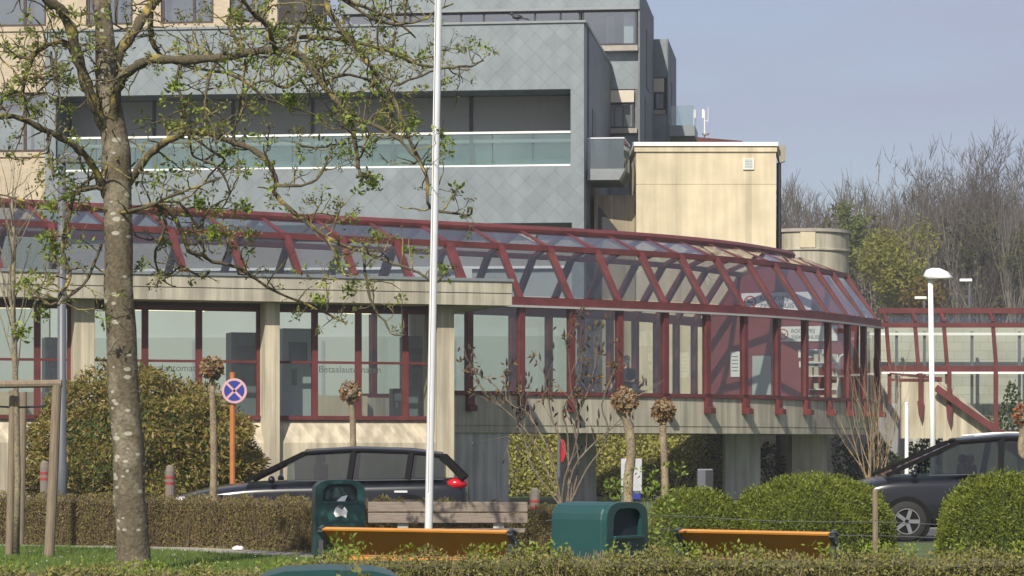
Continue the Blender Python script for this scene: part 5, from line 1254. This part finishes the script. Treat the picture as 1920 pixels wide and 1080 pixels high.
# ------------------------------------------------------------------ hedges
HEDL = leafmat("brown_hedge_leaves", [(.12,.085,.04),(.19,.135,.058),(.24,.18,.07),(.19,.185,.05),(.27,.205,.09),(.20,.205,.055),(.17,.165,.045)], .8, .2)
def hedge(name, path, w, hfun, n, lsize, mat, label, cat, twn, corecol, twmat, up=.3, topmat=None, topn=0):
    t = thing(name, label, cat); path = [Vector(p) for p in path]
    seg = [(path[i+1]-path[i]).length for i in range(len(path)-1)]; tot = sum(seg)
    def at(u):
        d = u*tot
        for i, s_ in enumerate(seg):
            if d <= s_ or i == len(seg)-1: return path[i].lerp(path[i+1], min(1,d/s_))
            d -= s_
    U = nrg.random(n); pos = np.array([at(x)[:] for x in U]); across = nrg.uniform(-1,1,n)*w/2
    hz = np.array([hfun(x) for x in U])*(1+.05*np.sin(U*tot*7.1)+.04*np.sin(U*tot*17.3)); f = nrg.random(n)**.6
    edge = nrg.random(n) < .65; across = np.where(edge, -w/2*(1-.12*nrg.random(n)) + .03*np.sin(U*tot*9), across); f = np.where(edge & (nrg.random(n)<.75), nrg.random(n), f)
    q = np.stack([pos[:,0], pos[:,1]+across, hz*f],1)
    nn_ = np.stack([np.zeros(n), np.where(edge,-1,0), np.where(edge,.2,1)],1)
    leaves("foliage", q, lsize, mat, t, .5, nn_, .3, up)
    if topn:
        U2 = nrg.random(topn); cl = np.sin(U2*tot*4.3)+np.sin(U2*tot*11.7+1); keep = nrg.random(topn) < .35+.3*cl; U2 = U2[keep]; m_ = len(U2)
        p2 = np.array([at(x)[:] for x in U2]); h2 = np.array([hfun(x) for x in U2])*nrg.uniform(.80,1.10,m_)
        leaves("green_tips", np.stack([p2[:,0],p2[:,1]+nrg.uniform(-w/2,w/2,m_),h2],1), lsize*1.15, topmat, t, .5, None, 0, .5)
    U3 = nrg.random(twn); p3 = np.array([at(x)[:] for x in U3]); h3 = np.array([hfun(x) for x in U3]); y3 = nrg.uniform(-w/2,w/2*.5,twn)
    A = np.stack([p3[:,0],p3[:,1]+y3,h3*nrg.uniform(.0,.7,twn)],1); B = A+np.stack([nrg.normal(0,.05,twn),nrg.normal(0,.05,twn),h3*nrg.uniform(.2,.42,twn)],1); B[:,2] = np.minimum(B[:,2],h3*1.03)
    sticks("twigs", A, B, .005, .002, twmat, t)
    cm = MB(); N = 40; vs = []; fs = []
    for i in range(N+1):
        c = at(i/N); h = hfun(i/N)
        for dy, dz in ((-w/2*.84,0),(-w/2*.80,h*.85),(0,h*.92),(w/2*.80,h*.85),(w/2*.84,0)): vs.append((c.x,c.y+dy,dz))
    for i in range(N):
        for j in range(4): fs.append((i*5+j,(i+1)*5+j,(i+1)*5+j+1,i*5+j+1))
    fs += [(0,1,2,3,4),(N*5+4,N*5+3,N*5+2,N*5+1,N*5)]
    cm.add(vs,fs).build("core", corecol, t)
    return t
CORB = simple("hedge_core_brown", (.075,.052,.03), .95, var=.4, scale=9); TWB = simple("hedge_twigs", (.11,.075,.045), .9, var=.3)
a0, a1, a2, a3 = W(-120,121), W(330,126), W(760,134), W(1215,138)
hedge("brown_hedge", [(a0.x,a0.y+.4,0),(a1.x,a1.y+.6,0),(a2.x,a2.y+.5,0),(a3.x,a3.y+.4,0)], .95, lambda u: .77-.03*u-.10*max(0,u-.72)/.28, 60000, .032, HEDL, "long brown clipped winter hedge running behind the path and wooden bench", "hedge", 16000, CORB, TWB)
DRYL = leafmat("privet_leaves", [(.16,.145,.045),(.24,.21,.07),(.21,.225,.045),(.29,.24,.105),(.17,.185,.04)], .6, .3)
GRTL = leafmat("green_shoots", [(.14,.19,.022),(.21,.27,.035),(.26,.31,.06)], .5, .4)
CORG = simple("hedge_core_olive", (.08,.075,.028), .95, var=.4, scale=9)
def hf(u):
    x = -6.2+12.8*u; px = 960+x*236
    return float(np.interp(px,[-150,200,420,560,640,1000,1500,1920,2100],[.55,.54,.525,.56,.645,.665,.66,.67,.66]))
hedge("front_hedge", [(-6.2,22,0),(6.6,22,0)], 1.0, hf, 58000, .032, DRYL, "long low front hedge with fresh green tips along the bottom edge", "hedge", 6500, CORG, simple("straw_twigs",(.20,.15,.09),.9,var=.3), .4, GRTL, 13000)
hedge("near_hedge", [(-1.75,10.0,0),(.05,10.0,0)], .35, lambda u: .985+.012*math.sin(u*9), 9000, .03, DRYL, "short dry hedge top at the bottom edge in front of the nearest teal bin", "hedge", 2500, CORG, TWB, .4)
# leafy sprigs standing proud of the front hedge, by the bins
SPR = leafmat("sprig_leaves", [(.10,.15,.022),(.16,.23,.032),(.22,.29,.05)], .5, .35)
for px, s_, h, w, n, lab in ((640,205,.42,.3,200,"bright green sprig standing up before the left end of the longer orange bench"),(1215,208,.80,.55,420,"loose leafy shoot bush in front of the sideways teal bin's opening")):
    b_ = W(px,s_); t = thing("sprig_bush", lab, "shrub", (b_.x,b_.y,0)); m = MB(); tt = []; pp = []; pn = []
    for k in range(9):
        a = rng.uniform(0,6.28); d = Vector((math.cos(a)*w*.6,math.sin(a)*w*.6,1)); grow(m, Vector((rng.uniform(-.05,.05),rng.uniform(-.05,.05),0)), d, h*rng.uniform(.7,1.0), .007, 1, tt, .5, .3, (2,3), .1, 4)
    m.build("stems", YOUNGB, t)
    for c,d,l in tt: tuft(pp,pn,c,d,.07,max(3,n//max(1,len(tt))))
    leaves("foliage", pp, .05, SPR, t, .45, pn, .6)

# ------------------------------------------------------------------ grass on the lawn, leaf litter
GRM = leafmat("grass_blades", [(.07,.12,.02),(.11,.17,.03),(.14,.19,.045)], .7, .3)
n = 60000; gy = nrg.uniform(29,44.6,n); gx = nrg.uniform(-9.6,-.9,n)*gy/44; k = np.ones(n,bool)
def pathy(x): return np.interp(x,[p_.x for p_ in a],[p_.y for p_ in a])
a = [W(-300,119), W(130,123), W(330,127), W(600,137), W(760,141), W(1300,144)]
k = gy < pathy(gx)-.85; gx, gy = gx[k], gy[k]; n = len(gx)
A = np.stack([gx,gy,np.zeros(n)],1); dd = nrg.normal(0,.025,(n,3)); dd[:,2] = nrg.uniform(.03,.075,n)
sd_ = np.stack([nrg.uniform(.5,1,n),nrg.uniform(-.5,.5,n),np.zeros(n)],1)*.006
o = np_mesh("grass", np.stack([A-sd_,A+sd_,A+dd],1), 3, GRM); tag(o, kind="stuff")
n = 320; dy_ = nrg.uniform(30,41,n); dx_ = nrg.uniform(-9,-1.2,n)*dy_/44; k = dy_ < pathy(dx_)-1.0
o = leaves("daisies", np.stack([dx_[k],dy_[k],np.full(k.sum(),.06)],1), .02, WHITE, None, 1.0, np.tile([0,-.5,1],(k.sum(),1)), .8); tag(o, kind="stuff")
n = 2500; lx = nrg.uniform(-9,1.5,n); ly = pathy(lx)+np.abs(nrg.normal(0,.5,n))+.55
o = leaves("fallen_leaves", np.stack([lx,ly,np.full(n,.015)],1), .045, HEDL, None, .6, np.tile([0,0,.2],(n,1)), .1, 0); tag(o, kind="stuff")
p = W(442,131); lt = MB().ball((0,0,.035),.05,8,sc=(1.5,1,.7),jit=.3).build("paper_litter", WHITE); lt.location = (p.x,p.y+.3,0); tag(lt, "crumpled white paper scrap lying at the foot of the brown hedge", "litter")

# ------------------------------------------------------------------ ivy bank under the walkway
IVY = leafmat("ivy_leaves", [(.18,.185,.04),(.27,.26,.055),(.35,.32,.075),(.21,.235,.05)], .5, .25)
N = 24; vs = []; fs = []
def bank(x, v):   # v 0 front foot .. 1 top
    return Vector((x, 83.6+v*5.0+.3*math.sin(x*1.7), min(1.0,v*1.35)**.8*2.25*(1+.05*math.sin(x*2.3))*min(1,max(.75,(x+2.2)/3+.6))-.05))
for i in range(N+1):
    for j in range(13): vs.append(bank(-2.5+10.0*i/N, j/12))
for i in range(N):
    for j in range(12): fs.append((i*13+j,(i+1)*13+j,(i+1)*13+j+1,i*13+j+1))
o = MB().add(vs,fs).build("hill", simple("bank_soil",(.06,.055,.02),.95,var=.3), None, True); tag(o, kind="structure")
pp = [bank(rng.uniform(-2.4,7.4), rng.random()**1.3)+Vector((0,rng.uniform(-.15,.05),rng.uniform(0,.18))) for _ in range(22000)]
o = leaves("ivy", pp, .10, IVY, None, .8, np.tile([-.2,-.7,.6],(len(pp),1)), .4); tag(o, kind="stuff")
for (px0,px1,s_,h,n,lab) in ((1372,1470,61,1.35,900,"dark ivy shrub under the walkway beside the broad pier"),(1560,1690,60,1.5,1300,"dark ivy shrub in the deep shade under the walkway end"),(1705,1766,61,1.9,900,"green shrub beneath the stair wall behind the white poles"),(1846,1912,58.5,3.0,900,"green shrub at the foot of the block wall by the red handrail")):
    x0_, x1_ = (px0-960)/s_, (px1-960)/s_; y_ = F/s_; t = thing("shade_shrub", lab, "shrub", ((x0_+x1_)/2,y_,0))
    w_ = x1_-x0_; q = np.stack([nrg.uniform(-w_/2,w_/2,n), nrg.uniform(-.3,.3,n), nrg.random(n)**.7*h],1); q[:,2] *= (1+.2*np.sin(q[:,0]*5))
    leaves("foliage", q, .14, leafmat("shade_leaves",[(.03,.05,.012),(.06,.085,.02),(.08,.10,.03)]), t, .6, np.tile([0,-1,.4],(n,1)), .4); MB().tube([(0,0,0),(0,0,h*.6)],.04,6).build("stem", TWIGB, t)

# ------------------------------------------------------------------ woods behind
HILL = simple("wood_floor", (.055,.045,.028), .95, var=.3, scale=.2)
vs = []; fs = []; N = 60
for i in range(N+1):
    x = -260+700*i/N
    for y, z in ((175,-.05),(205,3),(240,8+2*math.sin(x*.05)),(300,13+3*math.sin(x*.04+1)),(420,15),(800,10)): vs.append((x,y,z))
for i in range(N):
    for j in range(5): fs.append((i*6+j,(i+1)*6+j,(i+1)*6+j+1,i*6+j+1))
o = MB().add(vs,fs).build("hills", HILL, None, True); tag(o, kind="structure")
def hillz(y): return float(np.interp(y,[175,205,240,300,420],[0,3,8,13,15]))
FARB = simple("far_bark", (.070,.060,.052), .95, var=.2); FARB2 = simple("pale_far_bark", (.17,.155,.13), .95, var=.2)
FARTW = simple("far_twigs", (.066,.056,.050), .95)  # far bark and twig colours are greyed to carry distance haze
protos = []
for k in range(4):
    m = MB(); tps = []; h = 1.0
    grow(m, Vector((0,0,0)), Vector((0,0,1)), 10.0, .24, 3, tps, 1.0, .16, (5,7), .10, 6, .60)
    A, B = [], []
    for c,d,l in tps:
        for _ in range(3 if l > 0 else 2):
            e = (d+Vector((rng.uniform(-1,1),rng.uniform(-1,1),rng.uniform(-.2,1)))*.9).normalized(); q = c+e*rng.uniform(.6,1.6); A.append(c); B.append(q)
            for _ in range(2):
                e2 = (e+Vector((rng.uniform(-1,1),rng.uniform(-1,1),rng.uniform(-.4,1)))*.8).normalized(); A.append(c.lerp(q,rng.uniform(.3,1))); B.append(A[-1]+e2*rng.uniform(.4,1.0))
    protos.append((m, A, B, max(c.z for c,d,l in tps)))
print("proto heights", [round(p_[3],1) for p_ in protos], [len(p_[1]) for p_ in protos])
made = {}
def far_tree(k, px, ytop, y_, label, pale=False, grp="bare trees of the wood"):
    s_ = F/y_; zb_ = hillz(y_)-.3; H = ZY(ytop,s_)-zb_; t = thing("bare_tree", label, "tree", ((px-960)/s_,y_,zb_), rng.uniform(0,6.28), grp)
    sc_ = H/(protos[k][3]+.8); t.scale = (sc_,)*3
    key = (k,pale)
    if key not in made:
        made[key] = (protos[k][0].build("trunk", FARB2 if pale else FARB, t, True), sticks("twigs", protos[k][1], protos[k][2], .021, .008, FARB2 if pale else FARTW, t))
        if pale:
            bpy.data.objects.remove(made[key][1]); made[key] = made[key][:1]
    else:
        for o_ in made[key]:
            c = o_.copy(); COL.objects.link(c); c.parent = t
    return t
TALL = [(0,1815,250,190,"tall bare tree rising highest above the wood near the right"),(1,1905,262,196,"tall bare tree at the right edge of the wood"),(2,1712,318,205,"lone-topped bare tree left of the tallest one in the wood"),(3,1860,290,212,"bare tree between the two tallest of the wood"),(1,1788,282,199,"bare tree just left of the tallest one in the wood"),(2,1840,262,202,"bare tree just right of the tallest one in the wood"),(3,1884,272,200,"slightly lower bare tree next to the one at the right edge of the wood"),(0,1938,258,204,"bare tree half cut by the right edge of the picture")]
for k,px,yt,y_,lab in TALL: far_tree(k,px,yt,y_,lab)
i = 0
for px in list(range(1452,1700,22))+list(range(1700,2150,19)):
    yt = (352 if px < 1560 else 382)+rng.uniform(-12,18) if px < 1720 else 345+rng.uniform(-35,25)
    t = far_tree(i%4, px+rng.uniform(-8,8), yt, rng.uniform(215,262), "bare grey-brown tree in the dense far wood", grp="dense wood of bare trees"); i += 1
for px in range(1465,2130,40):
    far_tree(i%4, px+rng.uniform(-12,12), 430+rng.uniform(-25,30), rng.uniform(196,212), "bare grey-brown tree in the dense far wood", grp="dense wood of bare trees"); i += 1
for px, yt in ((1838,432),(1806,480),(1886,470)): far_tree((px)%4, px, yt, 180, {1838:"pale-barked bare tree, the tallest of the pale ones before the wood",1806:"pale-barked bare tree left of the tallest pale one",1886:"pale-barked bare tree right of the tallest pale one"}[px], True, "pale-barked trees before the wood")
# mass of undergrowth and twigs between the trunks
n = 9000; yy_ = nrg.uniform(200,275,n); pxs = nrg.uniform(1420,2000,n); s_ = F/yy_; hz_ = np.array([hillz(v) for v in yy_]); top = np.where(pxs<1690, 392, 400)+20*np.sin(pxs*.05)+14*np.sin(pxs*.13)
zt_ = 1.5+(HOR-top)/s_; z_ = hz_+(zt_-hz_)*nrg.random(n)**.8; A = np.stack([(pxs-960)/s_,yy_,z_],1); B = A+np.stack([nrg.normal(0,.6,n),nrg.normal(0,.6,n),nrg.uniform(.4,2.4,n)],1)
FM = leafmat("wood_haze_twigs", [(.06,.052,.045),(.075,.066,.056),(.07,.068,.04),(.09,.078,.066)], .95, 0)
o = sticks("woods", A, B, .035, .012, FM); tag(o, kind="stuff")
n = 16000; yy_ = nrg.uniform(184,215,n); pxs = nrg.uniform(1420,2000,n); s_ = F/yy_; hz_ = np.array([hillz(v) for v in yy_]); zt_ = 1.5+(HOR-430-34*np.sin(pxs*.031)-18*np.sin(pxs*.083))/s_
UM = leafmat("undergrowth_leaves", [(.055,.052,.026),(.075,.068,.036),(.07,.078,.026),(.085,.072,.046)], .9, .2)
o = leaves("undergrowth", np.stack([(pxs-960)/s_,yy_,hz_+(zt_-hz_)*nrg.random(n)**1.25],1), .42, UM, None, .5); tag(o, kind="stuff")
def leafy(name, label, px, ytop, ybot, s_, wpx, n, ls, mat, trunks=1):
    x = (px-960)/s_; y_ = F/s_; zb_ = max(0,hillz(y_)-.3); zt_ = ZY(ytop,s_); z0_ = ZY(ybot,s_); w = wpx/s_; t = thing(name, label, "tree", (x,y_,zb_))
    cl = []
    for k in range(26):
        v = Vector((rng.gauss(0,1),rng.gauss(0,1),rng.gauss(0,1))).normalized()*rng.random()**.4; cl.append((Vector((v.x*w*.38,v.y*w*.34,(z0_+zt_)/2-zb_+v.z*(zt_-z0_)*.40)), rng.uniform(.14,.24)*w))
    pp = []
    for k in range(n):
        c, r_ = rng.choice(cl); v = Vector((rng.gauss(0,1),rng.gauss(0,1),rng.gauss(0,1))).normalized()*rng.random()**.45; pp.append(c+v*r_)
    leaves("crown", pp, ls, mat, t, .4, None, 0, -.15)
    m = MB(); tt = []
    for k in range(trunks): grow(m, Vector((rng.uniform(-.4,.4)*trunks,0,0)), Vector((rng.uniform(-.15,.15),0,1)), (zt_-zb_)*.55, .16, 2, tt, .6, .4, (3,5), .07, 6)
    m.build("trunk", FARB2, t, True); return t
YGL = leafmat("yellow_green_leaves", [(.15,.155,.028),(.22,.22,.04),(.28,.27,.055),(.17,.185,.034)], .7, .4)
leafy("leafing_tree", "rounded yellow-green leafing tree in front of the dark wood", 1685, 412, 590, 30, 190, 10000, .28, YGL, 3)
leafy("leafing_tree", "fresh green topped tree standing in the wood above the round tank", 1598, 368, 520, 28.5, 84, 3200, .30, leafmat("fresh_green_leaves",[(.12,.16,.035),(.16,.20,.045),(.12,.13,.04)],.7,.4), 1)
leafy("leafing_tree", "low orange-tinted leafing tree right of the yellow-green one", 1728, 520, 590, 31, 95, 1500, .34, leafmat("orange_leaves",[(.14,.10,.02),(.19,.12,.03),(.12,.11,.02)],.7,.4), 1)

OLV = leafmat("olive_haze_leaves", [(.07,.078,.03),(.10,.105,.04),(.085,.08,.04)], .8, .35)
leafy("leafing_tree", "sparse dark olive tree in the wood behind the small far car park lamp", 1830, 372, 570, 27.5, 120, 2300, .26, OLV, 2)
leafy("leafing_tree", "sparse dark olive tree low at the right edge of the wood", 1915, 400, 580, 28, 100, 2000, .26, OLV, 2)
leafy("leafing_tree", "brownish olive tree between the green topped and the yellow-green tree", 1648, 382, 540, 26.5, 90, 2000, .26, leafmat("brown_haze_leaves", [(.085,.062,.035),(.11,.085,.045),(.09,.085,.035)], .8, .3), 1)

# ------------------------------------------------------------------ light spring haze
hm = bpy.data.materials.new("haze_air"); hm.use_nodes = True; n_ = hm.node_tree.nodes; n_.clear()
ho = n_.new("ShaderNodeOutputMaterial"); pv_ = n_.new("ShaderNodeVolumePrincipled"); pv_.inputs["Density"].default_value = HAZE; pv_.inputs["Color"].default_value = (.93,.95,1,1); pv_.inputs["Anisotropy"].default_value = .1
hm.node_tree.links.new(pv_.outputs[0], ho.inputs["Volume"])
hz = MB().box(-1000,1000,-60,4200,-1.2,46).build("haze", hm); tag(hz, kind="stuff")
